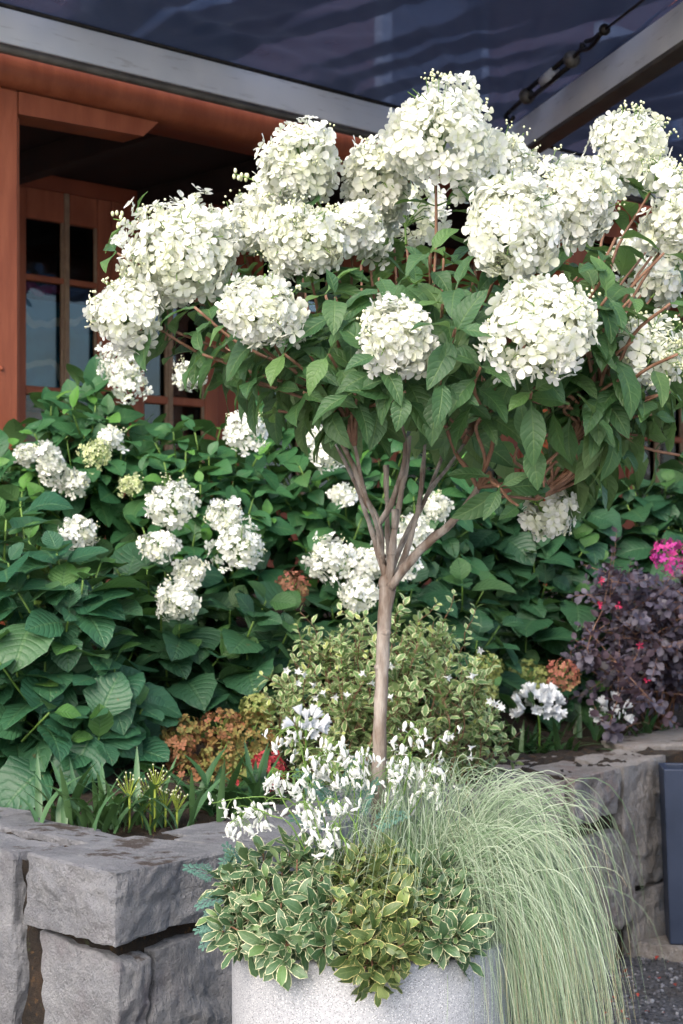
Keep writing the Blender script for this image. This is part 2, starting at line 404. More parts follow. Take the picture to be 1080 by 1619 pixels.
def hexstone(plan, z0, z1, seed, rough=.008, tilt=(0, 0, 0, 0), lean=0.0, n=24, rnd=.012):
    """plan: four (x, y) corners; a rounded, chipped block between z0 and z1"""
    c = [Vector((x, y, z0)) for x, y in plan]+[Vector((x, y, z1+t)) for (x, y), t in zip(plan, tilt)]
    cen = sum(c, Vector())/8
    for k in range(4): c[k+4] += (Vector((cen.x, cen.y, c[k+4].z))-c[k+4])*lean
    key, v, f = {}, [], []
    def add(p):
        kk = tuple(round(q, 4) for q in p)
        if kk in key: return key[kk]
        q = Vector(p); inn = Vector([max(-1+rnd*2, min(1-rnd*2, t)) for t in q]); d = q-inn
        cnt = sum(abs(t) > 1e-6 for t in d)
        if cnt > 1: q = inn+d.normalized()*max(abs(t) for t in d)
        a, b, t = (q.x+1)/2, (q.y+1)/2, (q.z+1)/2
        lo = c[0]*(1-a)*(1-b)+c[1]*a*(1-b)+c[2]*a*b+c[3]*(1-a)*b
        hi = c[4]*(1-a)*(1-b)+c[5]*a*(1-b)+c[6]*a*b+c[7]*(1-a)*b
        w_ = lo*(1-t)+hi*t
        sd = Vector((seed*3.1, seed*1.7, 0))
        nrm = (w_-cen).normalized()
        vd = noise.voronoi(w_*11+sd)[0]; v2 = noise.voronoi(w_*27+sd)[0]
        dsp = noise.noise(w_*6+sd)*rough*1.9+noise.noise(Vector((w_.x*9, w_.y*9, w_.z*22))+sd)*rough*.7+(min(vd[0]*1.6, .9)-.5)*rough*1.5+(min(v2[0]*1.6, .9)-.5)*rough*.8+noise.noise(w_*55+sd)*rough*.35
        top = 1 if q.z > .93 else 0
        if cnt > 1: dsp -= rough*.55*max(0, noise.noise(w_*23+sd*2)+.15)
        w_ = w_+nrm*(dsp-rough*.35)*(0.4 if top else 1)
        key[kk] = len(v); v.append(tuple(w_)); return key[kk]
    g = [-1+2*i/n for i in range(n+1)]
    for ax in range(3):
        for s in (-1, 1):
            for i in range(n):
                for j in range(n):
                    q = []
                    for (a, b) in ((i, j), (i+1, j), (i+1, j+1), (i, j+1)):
                        p = [0, 0, 0]; p[ax] = s; p[(ax+1) % 3] = g[a]; p[(ax+2) % 3] = g[b]; q.append(add(p))
                    f.append(tuple(q) if s > 0 else tuple(q[::-1]))
    return T(v, f)
wall = thing('stone_wall', 'rough grey basalt retaining wall with mossy brown joints round the planting bed', 'wall', (-.2, 3.6, 0))
cv, cf = [], []
for (fx, fy), (bx_, by_) in zip(WF, WB):
    d = Vector((bx_-fx, by_-fy)).normalized()*.050
    for (x, y, z) in ((fx+d.x, fy+d.y, -.02), (fx+d.x, fy+d.y, .570), (bx_-d.x*.6, by_-d.y*.6, .570), (bx_-d.x*.6, by_-d.y*.6, -.02)): cv.append((x, y, z))
for i in range(len(WF)-1):
    for j in range(3):
        a = i*4+j; cf.append((a, a+4, a+5, a+1))
# finer core so that the moss in the joints is lumpy
cbm = bmesh.new(); cvv = [cbm.verts.new(p) for p in cv]
for q in cf: cbm.faces.new([cvv[k] for k in q])
bmesh.ops.subdivide_edges(cbm, edges=list(cbm.edges), cuts=12, use_grid_fill=True)
for v in cbm.verts: v.co += Vector((noise.noise(v.co*14), noise.noise(v.co*14+V(5, 0, 0)), noise.noise(v.co*16+V(9, 0, 0))))*.018+Vector((noise.noise(v.co*45), noise.noise(v.co*45+V(5, 0, 0)), noise.noise(v.co*45+V(9, 0, 0))))*.010
cbm.verts.index_update()
CORE = T([tuple(v.co) for v in cbm.verts], [tuple(v.index for v in f.verts) for f in cbm.faces]); cbm.free()
part('mossy_joint', [(CORE, None, 0, 0)], [MOSS], wall)
def stone(plan, z0, z1, mat=ST_GREY, tint=.3, **k):
    stone.n += 1
    part('stone', [(hexstone(plan, z0, z1, stone.n*1.37, **k), None, tint, 0)], [mat], wall, smooth=False)
stone.n = 0
# left wing, the stones that show
stone([(-.935, 3.57), (-.664, 3.318), (-.575, 3.408), (-.85, 3.66)], .12, .588, tint=.2, rough=.012)
stone([(-.627, 3.288), (-.425, 3.095), (-.195, 3.385), (-.445, 3.53)], .455, .592, tint=.25, rough=.011, tilt=(.004, .0, -.004, -.006))
stone([(-.81, 3.72), (-.535, 3.475), (-.47, 3.60), (-.75, 3.85)], .42, .582, tint=.5, rough=.010, tilt=(0, 0, -.012, 0))
stone([(-.405, 3.615), (-.155, 3.465), (.015, 3.76), (-.235, 3.865)], .42, .586, tint=.3, rough=.012, tilt=(-.004, 0, 0, -.012))
stone([(-.592, 3.275), (-.425, 3.112), (-.375, 3.175), (-.54, 3.36)], .10, .428, tint=.9, rough=.012, tilt=(.012, -.012, -.014, 0))
stone([(-.362, 3.185), (-.19, 3.405), (-.30, 3.50), (-.46, 3.29)], .10, .434, tint=.4, rough=.011, tilt=(-.012, .01, 0, 0))
stone([(-.60, 3.29), (-.42, 3.115), (-.19, 3.40), (-.40, 3.58)], -.01, .092, tint=.5)
stone([(-.93, 3.575), (-.63, 3.30), (-.5, 3.44), (-.8, 3.7)], -.01, .112, tint=.5)
# behind the pot
def seg_quad(a, b, dep, gap=.008):
    a, b = Vector(a), Vector(b); d = (b-a).normalized(); n_ = Vector((-d.y, d.x))
    return [tuple(a+d*gap), tuple(b-d*gap), tuple(b-d*gap+n_*dep), tuple(a+d*gap+n_*dep)]
for a, b in (((-.19, 3.40), (.07, 3.84)), ((.075, 3.85), (.33, 4.35))):
    stone(seg_quad(a, b, .2), .30, .585, tint=.4); stone(seg_quad(a, b, .2), -.01, .285, tint=.7)
stone([(.03, 3.78), (.2, 4.12), (.02, 4.45), (-.2, 3.9)], .4, .582); stone([(.215, 4.14), (.34, 4.4), (.28, 4.85), (.06, 4.5)], .4, .578)
# right wing
stone([(.345, 4.40), (.612, 4.50), (.60, 4.72), (.36, 4.62)], .335, .570, ST_WARM, .4, rough=.011)
stone([(.345, 4.40), (.618, 4.50), (.60, 4.72), (.36, 4.62)], -.01, .318, ST_WARM, .4, rough=.012)
stone([(.640, 4.515), (.796, 4.733), (.66, 4.90), (.52, 4.70)], .442, .574, ST_WARM, 1.0, rough=.010)
stone([(.63, 4.512), (.86, 4.83), (.72, 4.95), (.52, 4.66)], .115, .402, ST_WARM, .35, rough=.012, tilt=(0, -.02, 0, 0))
stone([(.818, 4.765), (.985, 5.0), (.86, 5.14), (.70, 4.92)], .20, .578, ST_WARM, .1, rough=.014, tilt=(-.004, .0, 0, 0))
stone([(.86, 4.835), (.985, 5.01), (.86, 5.1), (.76, 4.95)], -.01, .188, ST_WARM, .2, rough=.012)
stone([(.63, 4.505), (.79, 4.725), (.7, 4.8), (.55, 4.6)], -.01, .105, ST_WARM, .2, rough=.008)
stone([(.36, 4.64), (.50, 4.72), (.62, 4.93), (.50, 5.02)], .42, .572, ST_WARM, .6, tilt=(0, 0, -.004, -.01))
stone([(.685, 4.93), (.85, 5.155), (.74, 5.21), (.58, 5.03)], .42, .566, ST_WARM, .8, rough=.014)
stone([(.88, 5.14), (1.25, 5.24), (1.30, 5.82), (.83, 5.30)], .40, .588, ST_WARM, .3)
stone([(.995, 5.0), (1.3, 5.22), (1.2, 5.4), (.9, 5.15)], -.01, .39, ST_WARM, .3)
# both wings run on past the frame
for P, w_ in ((WF[0:4], ST_GREY), (WF[12:16], ST_WARM)):
    for a, b in zip(P[:-1], P[1:]):
        a, b = Vector(a), Vector(b); nn = max(1, int((b-a).length/.5)); r_ = random.Random(int(a.x*100))
        for i in range(nn):
            p, q = a.lerp(b, i/nn), a.lerp(b, (i+1)/nn); zc = r_.uniform(.24, .36)
            if p.x > .9 and p.x < 1.3: continue
            stone(seg_quad(p, q, .40), zc, .58+r_.uniform(-.01, .01), w_, r_.random()); stone(seg_quad(p, q, .36), -.01, zc-.018, w_, r_.random())
stone(seg_quad((-1.19, 3.79), (-.945, 3.59), .36), .28, .585); stone(seg_quad((-1.19, 3.79), (-.945, 3.59), .36), -.01, .265)
stone(seg_quad((1.31, 5.23), (1.52, 5.36), .40), .25, .585, ST_WARM); stone(seg_quad((1.31, 5.23), (1.52, 5.36), .40), -.01, .235, ST_WARM)

# ---- stone kerb under the dark planter, gravel, fallen leaves
KERB = thing('kerb_stone', 'low pale stone kerb slab under the navy planter', 'kerb', (1.0, 4.8, 0))
part('slab', [(hexstone([(.86, 4.86), (1.35, 4.55), (1.75, 5.05), (1.02, 4.985)], -.01, .045, 77, rough=.006, rnd=.05), None, .2, 0)], [ST_WARM], KERB)
PEB = [ball(1, 5, 3, (1, .8, .6)), ball(1, 6, 3, (.8, 1, .5)), ball(1, 4, 3, (1, .7, .7))]
def peb_mat():
    m, nt, p, o = newmat('gravel_chips')
    t = nd(nt, 'ShaderNodeAttribute', attribute_name='tint').outputs['Fac']
    cr = nd(nt, 'ShaderNodeValToRGB', {0: t}); e = cr.color_ramp.elements
    e[0].color = (.015, .016, .019, 1); e[1].color = (.26, .27, .29, 1); k = e.new(.55); k.color = (.05, .053, .062, 1); k = e.new(.85); k.color = (.10, .10, .115, 1)
    setp(p, nt, Base_Color=cr.outputs[0], Roughness=.7); return m
PEBM = peb_mat(); ins = []
for _ in range(9000):
    x, y = U(-.1, 1.5), U(3.0, 5.1)
    if x < .35 and random.random() < .6: continue
    s = U(.0035, .0085)
    M = Matrix.Translation((x, y, s*.35))@Matrix.Rotation(U(0, 6.28), 4, 'Z')@Matrix.Rotation(U(-.7, .7), 4, 'X')@Matrix.Diagonal((s, s, s, 1))
    ins.append((random.choice(PEB), M, random.random(), 0))
g = link('gravel', joined('gravel', ins, [PEBM], smooth=False), kind='stuff'); tag(g, 'loose dark grey gravel chips on the ground beside the planter', 'gravel')
LITT = []
lt = leafT(.6, .3, .5, .05, rows=5, seed=3)
for _ in range(150):
    x, y = U(.55, 1.4), U(3.9, 4.9); s = U(.008, .02)
    LITT.append((lt, frame((x, y, .012+U(0, .004)), (U(-1, 1), U(-1, 1), U(-.2, .2)), (U(-.5, .5), U(-.5, .5), 1), s), random.random(), 0))
LM = petal_mat('leaf_litter_red', (.14, .035, .02), (.35, .035, .03), transl=.1)
g = link('leaf_litter', joined('leaf_litter', LITT, [LM]), kind='stuff'); tag(g, 'fallen red and brown leaf bits scattered over the gravel', 'leaf litter')

# ---- navy planter at the right edge
NAVY = plain_mat('navy_planter_glaze', (.013, .022, .046), (.019, .030, .060), rough=.5, scale=6, bump=.12, bscale=120)
pl = thing('planter', 'tall narrow navy blue planter tapering down beside the stone wall', 'planter', (1.15, 4.86, .045))
def trough(w0, w1, d0, d1, z0, z1, th):
    v, f = [], []
    for (a, d, z) in ((w0, d0, z0), (w1, d1, z1), (w1-2*th, d1-2*th, z1), (w1-2*th, d1-2*th, z1-.10)):
        v += [(-a/2, -d/2, z), (a/2, -d/2, z), (a/2, d/2, z), (-a/2, d/2, z)]
    for r in range(3):
        for k in range(4): f.append((r*4+k, r*4+(k+1) % 4, r*4+4+(k+1) % 4, r*4+4+k))
    f.append((3, 2, 1, 0))
    bm = bmesh.new(); vv = [bm.verts.new(p) for p in v]; [bm.faces.new([vv[i] for i in q]) for q in f]
    bmesh.ops.bevel(bm, geom=list(bm.edges), offset=.004, segments=2, affect='EDGES', profile=.5); bm.verts.index_update()
    t = T([tuple(q.co) for q in bm.verts], [tuple(q.index for q in ff.verts) for ff in bm.faces]); bm.free(); return t
PLM = Matrix.Translation((1.165, 4.85, 0))@Matrix.Rotation(math.radians(-5), 4, 'Z')
part('body', [(trough(.40, .44, .12, .15, .047, .562, .016), PLM, 0, 0)], [NAVY], pl, smooth=False)
part('soil', [(boxT(-.203, .203, -.058, .058, .47, .478, 0), PLM, 0, 0)], [SOIL], pl)

# ---- the pale terrazzo pot
def pot_mat():
    m, nt, p, o = newmat('pale_terrazzo'); co = objco(nt)
    vo = nd(nt, 'ShaderNodeTexVoronoi', {'Vector': co, 'Scale': 620.0})
    s = nd(nt, 'ShaderNodeSeparateColor', {0: vo.outputs['Color']}).outputs[0]
    col = mixc(nt, ramp(nt, noi(nt, co, 7.0, 4), .3, .7), (.30, .315, .34), (.36, .372, .395))
    col = mixc(nt, ramp(nt, s, .84, .92), col, (.17, .175, .19))
    col = mixc(nt, ramp(nt, s, .14, .06), col, (.55, .56, .58))
    col = mixc(nt, mth(nt, 'MULTIPLY', ramp(nt, noi(nt, co, 260.0, 3), .52, .7), .35), col, (.22, .23, .25))
    b = nd(nt, 'ShaderNodeBump', {'Strength': .25, 'Distance': .002, 'Height': noi(nt, co, 300.0, 3)}).outputs[0]
    setp(p, nt, Base_Color=col, Roughness=.62, Normal=b); return m
PX, PY, PR, PZ = .0525, 2.97, .25, .512
pot = thing('pot', 'large round pale grey speckled terrazzo pot planted with the flowering tree', 'pot', (PX, PY, 0))
prof = [(.0, .0), (.225, .0), (.235, .008), (.243, .10), (.249, .30), (.2505, PZ-.006), (.248, PZ-.001), (.244, PZ), (.226, PZ), (.222, PZ-.002), (.220, PZ-.008), (.215, PZ-.07)]
pv, pf = [], []; NS = 96
for r, z in prof:
    for j in range(NS): a = 2*math.pi*j/NS; pv.append((PX+r*math.cos(a), PY+r*math.sin(a), z))
for i in range(len(prof)-1):
    for j in range(NS): a = i*NS+j; b = i*NS+(j+1) % NS; pf.append((a, b, b+NS, a+NS))
part('body', [(T(pv, pf), None, 0, 0)], [pot_mat()], pot)
dv = [(PX, PY, PZ-.03)]; df = []
for i in range(1, 7):
    for j in range(32):
        a = 2*math.pi*j/32; r = .2175*i/6; dv.append((PX+r*math.cos(a), PY+r*math.sin(a), PZ-.035+.01*noise.noise(Vector((r*40*math.cos(a), r*40*math.sin(a), 3)))))
for j in range(32): df.append((0, 1+j, 1+(j+1) % 32))
for i in range(5):
    for j in range(32): a = 1+i*32+j; b = 1+i*32+(j+1) % 32; df.append((a, b, b+32, a+32))
part('soil', [(T(dv, df), None, 0, 0)], [SOIL], pot)

# ================================================================== the red-brown building and its porch
ANG = math.atan2(.682, .731); BO = V(-1.22, 6.0, 0)
RED = plain_mat('red_brown_paint', (.24, .062, .028), (.36, .108, .052), rough=.5, scale=13, bump=.6, bscale=40, dist=.004, stretch=(1, 1, .16))
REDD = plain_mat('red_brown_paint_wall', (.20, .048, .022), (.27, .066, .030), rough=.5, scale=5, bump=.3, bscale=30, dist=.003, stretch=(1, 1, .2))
CEIL = plain_mat('dark_stained_boards', (.012, .007, .006), (.028, .016, .012), rough=.8, scale=8)
TAN = plain_mat('tan_window_wood', (.23, .15, .10), (.33, .23, .15), rough=.6, scale=20)
IRON = plain_mat('dark_iron', (.018, .017, .018), (.05, .045, .04), rough=.45, metallic=.7, scale=30)
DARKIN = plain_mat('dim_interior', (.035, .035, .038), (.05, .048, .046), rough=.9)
def glass_mat():
    m, nt, p, o = newmat('window_glass')
    fr = nd(nt, 'ShaderNodeFresnel', {'IOR': 1.45}).outputs[0]
    wv = nd(nt, 'ShaderNodeBump', {'Strength': .25, 'Distance': .02, 'Height': noi(nt, objco(nt), 3.0, 2)}).outputs[0]
    gl = nd(nt, 'ShaderNodeBsdfGlossy', {'Color': (.9, .95, 1, 1), 'Roughness': .02, 'Normal': wv})
    tr = nd(nt, 'ShaderNodeBsdfTransparent', {'Color': (.72, .78, .8, 1)})
    mx = nd(nt, 'ShaderNodeMixShader', {0: mth(nt, 'MULTIPLY_ADD', fr, 1.0, .01), 1: tr.outputs[0], 2: gl.outputs[0]})
    nt.links.new(mx.outputs[0], o.inputs[0]); return m
GLASS = glass_mat()
bld = thing('porch_building', 'red brown painted timber building with a covered porch and glazed double doors', 'building', BO, rotz=ANG)
def bpart(name, boxes, mat, parent=bld, bev=.004, label=None):
    me = joined(name, [(boxT(*b, bev=bev), None, random.random(), 0) for b in boxes], [mat], smooth=False)
    return link(name, me, parent, label=label)
FZ = .95
bpart('porch_floor', [(-4.6, 9, -.1, 3.2, FZ-.12, FZ)], RED)
bpart('porch_skirt', [(-4.6, 9, -.06, 3.2, .3, FZ-.125)], CEIL)
for x in (-3.2, 0, 3.3, 6.6):
    p = bpart('post', [(x-.20, x-.006, -.09, .09, FZ, 2.86)], RED, bev=.008)
    for z in (2.70, 2.02, 1.85): link('bolt', joined('bolt', [(ball(.009, 8, 4), Matrix.Translation((x-.11+.03*(z < 1.9), -.092, z)), 0, 0)], [RED]), p)
    bpart('trim_board', [(x-.004, x+.017, -.06, .07, FZ, 2.77)], RED, p)
# rounded header beam over the opening
hv, hf = [], []
prof2 = [(-.10, 2.862), (-.125, 2.875), (-.145, 2.91), (-.145, 2.95), (-.125, 2.99), (-.08, 3.02), (.1, 3.03), (.1, 2.862)]
xs = np.linspace(-4.6, 9, 60)
for x in xs:
    for (y, z) in prof2: hv.append((x, y+.004*noise.noise(V(x*2, y*9, z*9)), z+.003*noise.noise(V(x*2, y*9, z*9+7))))
m8 = len(prof2)
for i in range(len(xs)-1):
    for j in range(m8): a = i*m8+j; b = i*m8+(j+1) % m8; hf.append((a, a+m8, b+m8, b))
link('header_beam', joined('header_beam', [(T(hv, hf), None, 0, 0)], [RED]), bld)
for x in (-3.2, 0, 3.3, 6.6):            # tapered bracket boards under the header
    bm = bmesh.new(); pts = [(x-.004, 2.775), (x+.55, 2.79), (x+.62, 2.856), (x-.004, 2.856)]
    vv = [bm.verts.new((a, -.085, b)) for a, b in pts]+[bm.verts.new((a, .05, b)) for a, b in pts]
    bm.faces.new(vv[:4]); bm.faces.new(vv[4:][::-1])
    for k in range(4): bm.faces.new((vv[k], vv[k+4], vv[(k+1) % 4+4], vv[(k+1) % 4]))
    bmesh.ops.recalc_face_normals(bm, faces=bm.faces); bm.verts.index_update()
    t = T([tuple(q.co) for q in bm.verts], [tuple(q.index for q in ff.verts) for ff in bm.faces]); bm.free()
    link('bracket_board', joined('bracket_board', [(t, None, 0, 0)], [RED], smooth=False), bld)
bpart('porch_ceiling', [(-4.6, 9, .102, 3.2, 3.0, 3.06)], CEIL)
for i in range(16): bpart('rafter', [(-4.3+i*.85, -4.22+i*.85, .11, 1.48, 2.88, 2.995)], CEIL)
bpart('end_wall', [(-4.66, -4.602, -.1, 3.2, FZ, 3.06)], REDD); bpart('end_wall', [(9.002, 9.06, -.1, 3.2, FZ, 3.06)], REDD)
BY = 1.5
# back wall: openings for doors and windows are left between the posts and panels
def glazed(x0, x1, cols, rows, name, z0, z1, knob=None, sx=.05):
    """a framed leaf: stiles and rails of red wood, tan beads and separate panes"""
    f = bpart(name, [(x0, x1, BY-.02, BY+.03, z0, rows[0][0])] if rows[0][0]-z0 > .02 else [(x0, x0+.03, BY-.02, BY+.03, z0, z1)], RED)
    edges = [x0]+[c for cc in cols for c in cc]+[x1]
    for k in range(0, len(edges), 2):
        a, b = edges[k], edges[k+1]
        mid = 0 < k < len(edges)-2
        bpart('muntin' if mid else 'stile', [(a+.0005, b-.0005, BY-.022, BY+.028, rows[0][0]+.001, z1)], TAN if mid else RED, f)
    for c0, c1 in cols:
        zz = [r for rr in rows for r in rr]+[z1]
        for k in range(1, len(zz), 2):
            if zz[k+1]-zz[k] > .004: bpart('rail', [(c0, c1, BY-.018, BY+.026, zz[k], zz[k+1])], RED, f)
        for r0, r1 in rows:
            bpart('pane', [(c0, c1, BY+.008, BY+.012, r0, r1)], GLASS, f, bev=0)
        bpart('bead', [(c1-.016, c1-.001, BY-.016, BY-.003, rows[0][0], rows[-1][1])], TAN, f, bev=.002)
    if knob:
        kx, kz = knob
        k = link('door_knob', joined('door_knob', [(ball(.026, 12, 8, (1, .8, 1)), Matrix.Translation((kx, BY-.062, kz)), 0, 0), (tube([(kx, BY-.02, kz), (kx, BY-.05, kz)], .011, 8, 2), None, 0, 0), (ball(.03, 12, 6, (1, .3, 1)), Matrix.Translation((kx, BY-.024, kz-.10)), 0, 0)], [IRON]), f)
    return f
RW = [(1.14, 1.42), (1.46, 1.94), (1.98, 2.48), (2.51, 2.775)]
glazed(.93, 1.498, [(1.012, 1.226), (1.256, 1.418)], RW, 'door', FZ+.005, 2.92, (1.458, 1.955))
glazed(1.502, 2.17, [(1.70, 1.85), (1.88, 2.085)], RW, 'door', FZ+.005, 2.92, (1.585, 1.95))
glazed(-.9, .80, [(-.82, -.50), (-.47, -.15), (-.12, .2), (.23, .55)], RW[1:], 'window', 1.3, 2.92)
xw = 2.42
for k in range(6):
    glazed(xw, xw+.95, [(xw+.06, xw+.32), (xw+.35, xw+.61), (xw+.64, xw+.89)], RW[1:], 'window', 1.42, 2.92); xw += 1.08
wallb = bpart('wall', [(-4.6, -.902, BY, BY+.12, FZ, 3.0), (.802, .928, BY-.01, BY+.12, FZ, 3.0), (2.172, 2.418, BY-.01, BY+.12, FZ, 3.0), (-.9, .80, BY, BY+.1, FZ, 1.298), (2.42, 9, BY, BY+.1, FZ, 1.418), (-.9, 9, BY-.005, BY+.12, 2.922, 3.0)]+[(2.42+.952+1.08*k, 2.42+1.078+1.08*k, BY-.01, BY+.1, 1.42, 2.92) for k in range(6)], REDD)
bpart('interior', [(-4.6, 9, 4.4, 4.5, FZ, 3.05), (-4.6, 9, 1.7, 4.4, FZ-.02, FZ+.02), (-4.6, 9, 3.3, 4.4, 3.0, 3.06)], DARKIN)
# what stands above the porch roof and shows dimly through the shade cloth
ROOF = plain_mat('brown_roof_shingle', (.12, .05, .03), (.20, .09, .055), rough=.85, scale=10)
TRIM = plain_mat('pale_trim_paint', (.45, .48, .52), (.55, .57, .6), rough=.6)
bpart('roof_slab', [(-4.8, 9.2, -.02, 4.6, 3.07, 3.16)], ROOF)
bpart('upper_wall', [(-4.6, 9, 2.2, 4.5, 3.165, 6.4)], REDD)
for x in (-2.6, -.4, 1.8, 4.0, 6.2):
    f = bpart('upper_window', [(x, x+1.0, 2.13, 2.198, 3.6, 5.0)], TRIM); bpart('pane', [(x+.09, x+.91, 2.115, 2.128, 3.70, 4.9)], GLASS, f, bev=0)
# things behind the door panes; the blue and pink ones stand in for reflections
def swirl_mat():
    m, nt, p, o = newmat('blue_reflection_print'); co = objco(nt)
    s = nd(nt, 'ShaderNodeSeparateXYZ', {0: co})
    wv = mth(nt, 'SINE', mth(nt, 'MULTIPLY_ADD', noi(nt, co, 3.2, 2), 11.0, mth(nt, 'MULTIPLY', s.outputs[2], 26.0)))
    col = mixc(nt, ramp(nt, wv, .82, .97), (.07, .24, .36), (.8, .78, .7))
    col = mixc(nt, ramp(nt, noi(nt, co, 7.0, 2), .4, .6), col, (.10, .33, .46), 'MIX')
    col = mixc(nt, ramp(nt, wv, .80, .95), col, (.85, .8, .72))
    setp(p, nt, Base_Color=col, Roughness=.35); return m
def inb(x, y, z): return BO+Matrix.Rotation(ANG, 3, 'Z')@V(x, y, z)
def loose(name, T_, mats, label, cat, at):
    o = link(name, joined(name, [(T_, None, .2, 0)], mats, smooth=False)); o.location = inb(*at); o.rotation_euler = (0, 0, ANG); return tag(o, label, cat)
loose('reflection_panel', boxT(0, .47, 0, .006, 0, .42, .001), [swirl_mat()], 'blue panel with a pale swirl standing in for reflections in the glazed door', 'reflection_panel', (.985, BY+.03, 1.98))  # the glass's blue reflection, painted on a panel behind it
PINK = petal_mat('pink_reflection_tint', (.55, .03, .16), (.65, .08, .25))
loose('pink_reflection', merge([(ball(.035, 7, 5, (1.2, .5, .8)), Matrix.Translation((.05+.045*k, 0, .012*math.sin(k*2.1)))) for k in range(5)]), [PINK], 'row of pink lumps standing in for a reflection in the upper door panes', 'reflection_beads', (.985, BY+.05, 2.455))  # pink lumps modelled in place of a reflection on the glass
ORNG = plain_mat('orange_lacquer', (.65, .13, .02), (.75, .2, .04), rough=.4)
loose('storage_box', merge([(boxT(0, .17, 0, .12, 0, .44, .01), None), (boxT(-.01, .18, -.01, .13, .445, .49, .008), None)]), [ORNG], 'orange upright box standing inside behind the lower door panes', 'box', (1.1, BY+.2, 1.44))
stand = loose('display_stand', merge([(boxT(-.25, .5, -.03, .25, .45, .485, .004), None)]+[(boxT(a, a+.04, b, b+.04, 0, .449, .004), None) for a in (-.24, .44) for b in (-.02, .2)]), [IRON], 'dark display stand carrying the orange box inside the doors', 'stand', (1.1, BY+.22, .972))

# ================================================================== steel frame and shade cloth overhead
EX = V(.731, .682, 0); RB = V(.243, -.970, 0)
J = V(.75, 7.5, 0)
def alu_mat():
    m, nt, p, o = newmat('brushed_aluminium'); co = objco(nt)
    st = nd(nt, 'ShaderNodeMapping', {'Vector': co, 'Scale': (1, 1, 9)}).outputs[0]
    n = noi(nt, st, 7.0, 5); n2 = noi(nt, co, 2.2, 3)
    col = mixc(nt, ramp(nt, n2, .35, .7), (.70, .74, .80), (.86, .88, .91))
    col = mixc(nt, mth(nt, 'MULTIPLY', ramp(nt, n, .58, .75), .4), col, (.20, .19, .18))
    setp(p, nt, Base_Color=col, Roughness=.40, Metallic=.1); return m
ALU = alu_mat()
BRZ = plain_mat('weathered_flange', (.075, .068, .062), (.13, .12, .105), rough=.5, metallic=.4)
fr = thing('steel_frame', 'silver metal beams of the overhead shade frame above the porch', 'frame', (0, 7, 0))
def beam(a, b, prof):
    """closed profile (side, height) swept from a to b"""
    d = (b-a).normalized(); s = d.cross(UP).normalized(); v, f = [], []
    for p in (a, b):
        for (u, z) in prof: v.append(tuple(p+s*u+UP*z))
    n_ = len(prof)
    for j in range(n_): f.append((j, (j+1) % n_, n_+(j+1) % n_, n_+j))
    f.append(tuple(range(n_))[::-1]); f.append(tuple(range(n_, 2*n_)))
    bm = bmesh.new(); vv = [bm.verts.new(q) for q in v]; [bm.faces.new([vv[i] for i in q]) for q in f]
    bmesh.ops.recalc_face_normals(bm, faces=bm.faces); bmesh.ops.bevel(bm, geom=list(bm.edges), offset=.003, segments=1, affect='EDGES', profile=.5); bm.verts.index_update()
    t = T([tuple(q.co) for q in bm.verts], [tuple(q.index for q in ff.verts) for ff in bm.faces]); bm.free(); return t
J0 = J-EX*5.6; J1 = J+EX*6
part('front_beam', [(beam(J0+V(0, 0, 2.955), J1+V(0, 0, 2.955), [(-.02, 0), (.02, 0), (.02, .122), (-.02, .122)]), None, 0, 0)], [ALU], fr, smooth=False)
part('bottom_rail', [(tube([J0+V(.012, -.012, 2.935), J1+V(.012, -.012, 2.935)], .017, 10, 2), None, 0, 0)], [BRZ], fr)
part('top_rail', [(tube([J0+V(.01, -.01, 3.088), J1+V(.01, -.01, 3.088)], .010, 8, 2), None, 0, 0)], [IRON], fr)
RBE = J+RB*3.2
part('cross_beam', [(beam(J+RB*.06+V(0, 0, 2.945), RBE+V(0, 0, 2.945), [(-.03, 0), (.03, 0), (.03, .150), (-.03, .150)]), None, 0, 0)], [ALU], fr, smooth=False)
part('flange', [(beam(J+RB*.06+V(0, 0, 2.922), RBE+V(0, 0, 2.922), [(-.024, 0), (.06, 0), (.06, .020), (-.024, .020)]), None, 0, 0)], [BRZ], fr, smooth=False)
part('bracket', [(boxT(.70, .84, 7.38, 7.46, 2.90, 2.934, .004), None, 0, 0), (boxT(.86, .90, 7.40, 7.44, 2.82, 2.93, .006), None, 0, 0)], [IRON], fr, smooth=False)
for q in (J0+EX*.05, J1-EX*.05, RBE-RB*.05):
    part('column', [(boxT(q.x-.05, q.x+.05, q.y-.05, q.y+.05, 0, 2.933, .006), None, 0, 0)], [ALU], fr, smooth=False)
part('strap', [(boxT(-.004, .004, -.004, .004, -.11, .015, .001), Matrix.Translation(W(206, 62, 6.14)), 0, 0)], [IRON], fr, smooth=False)
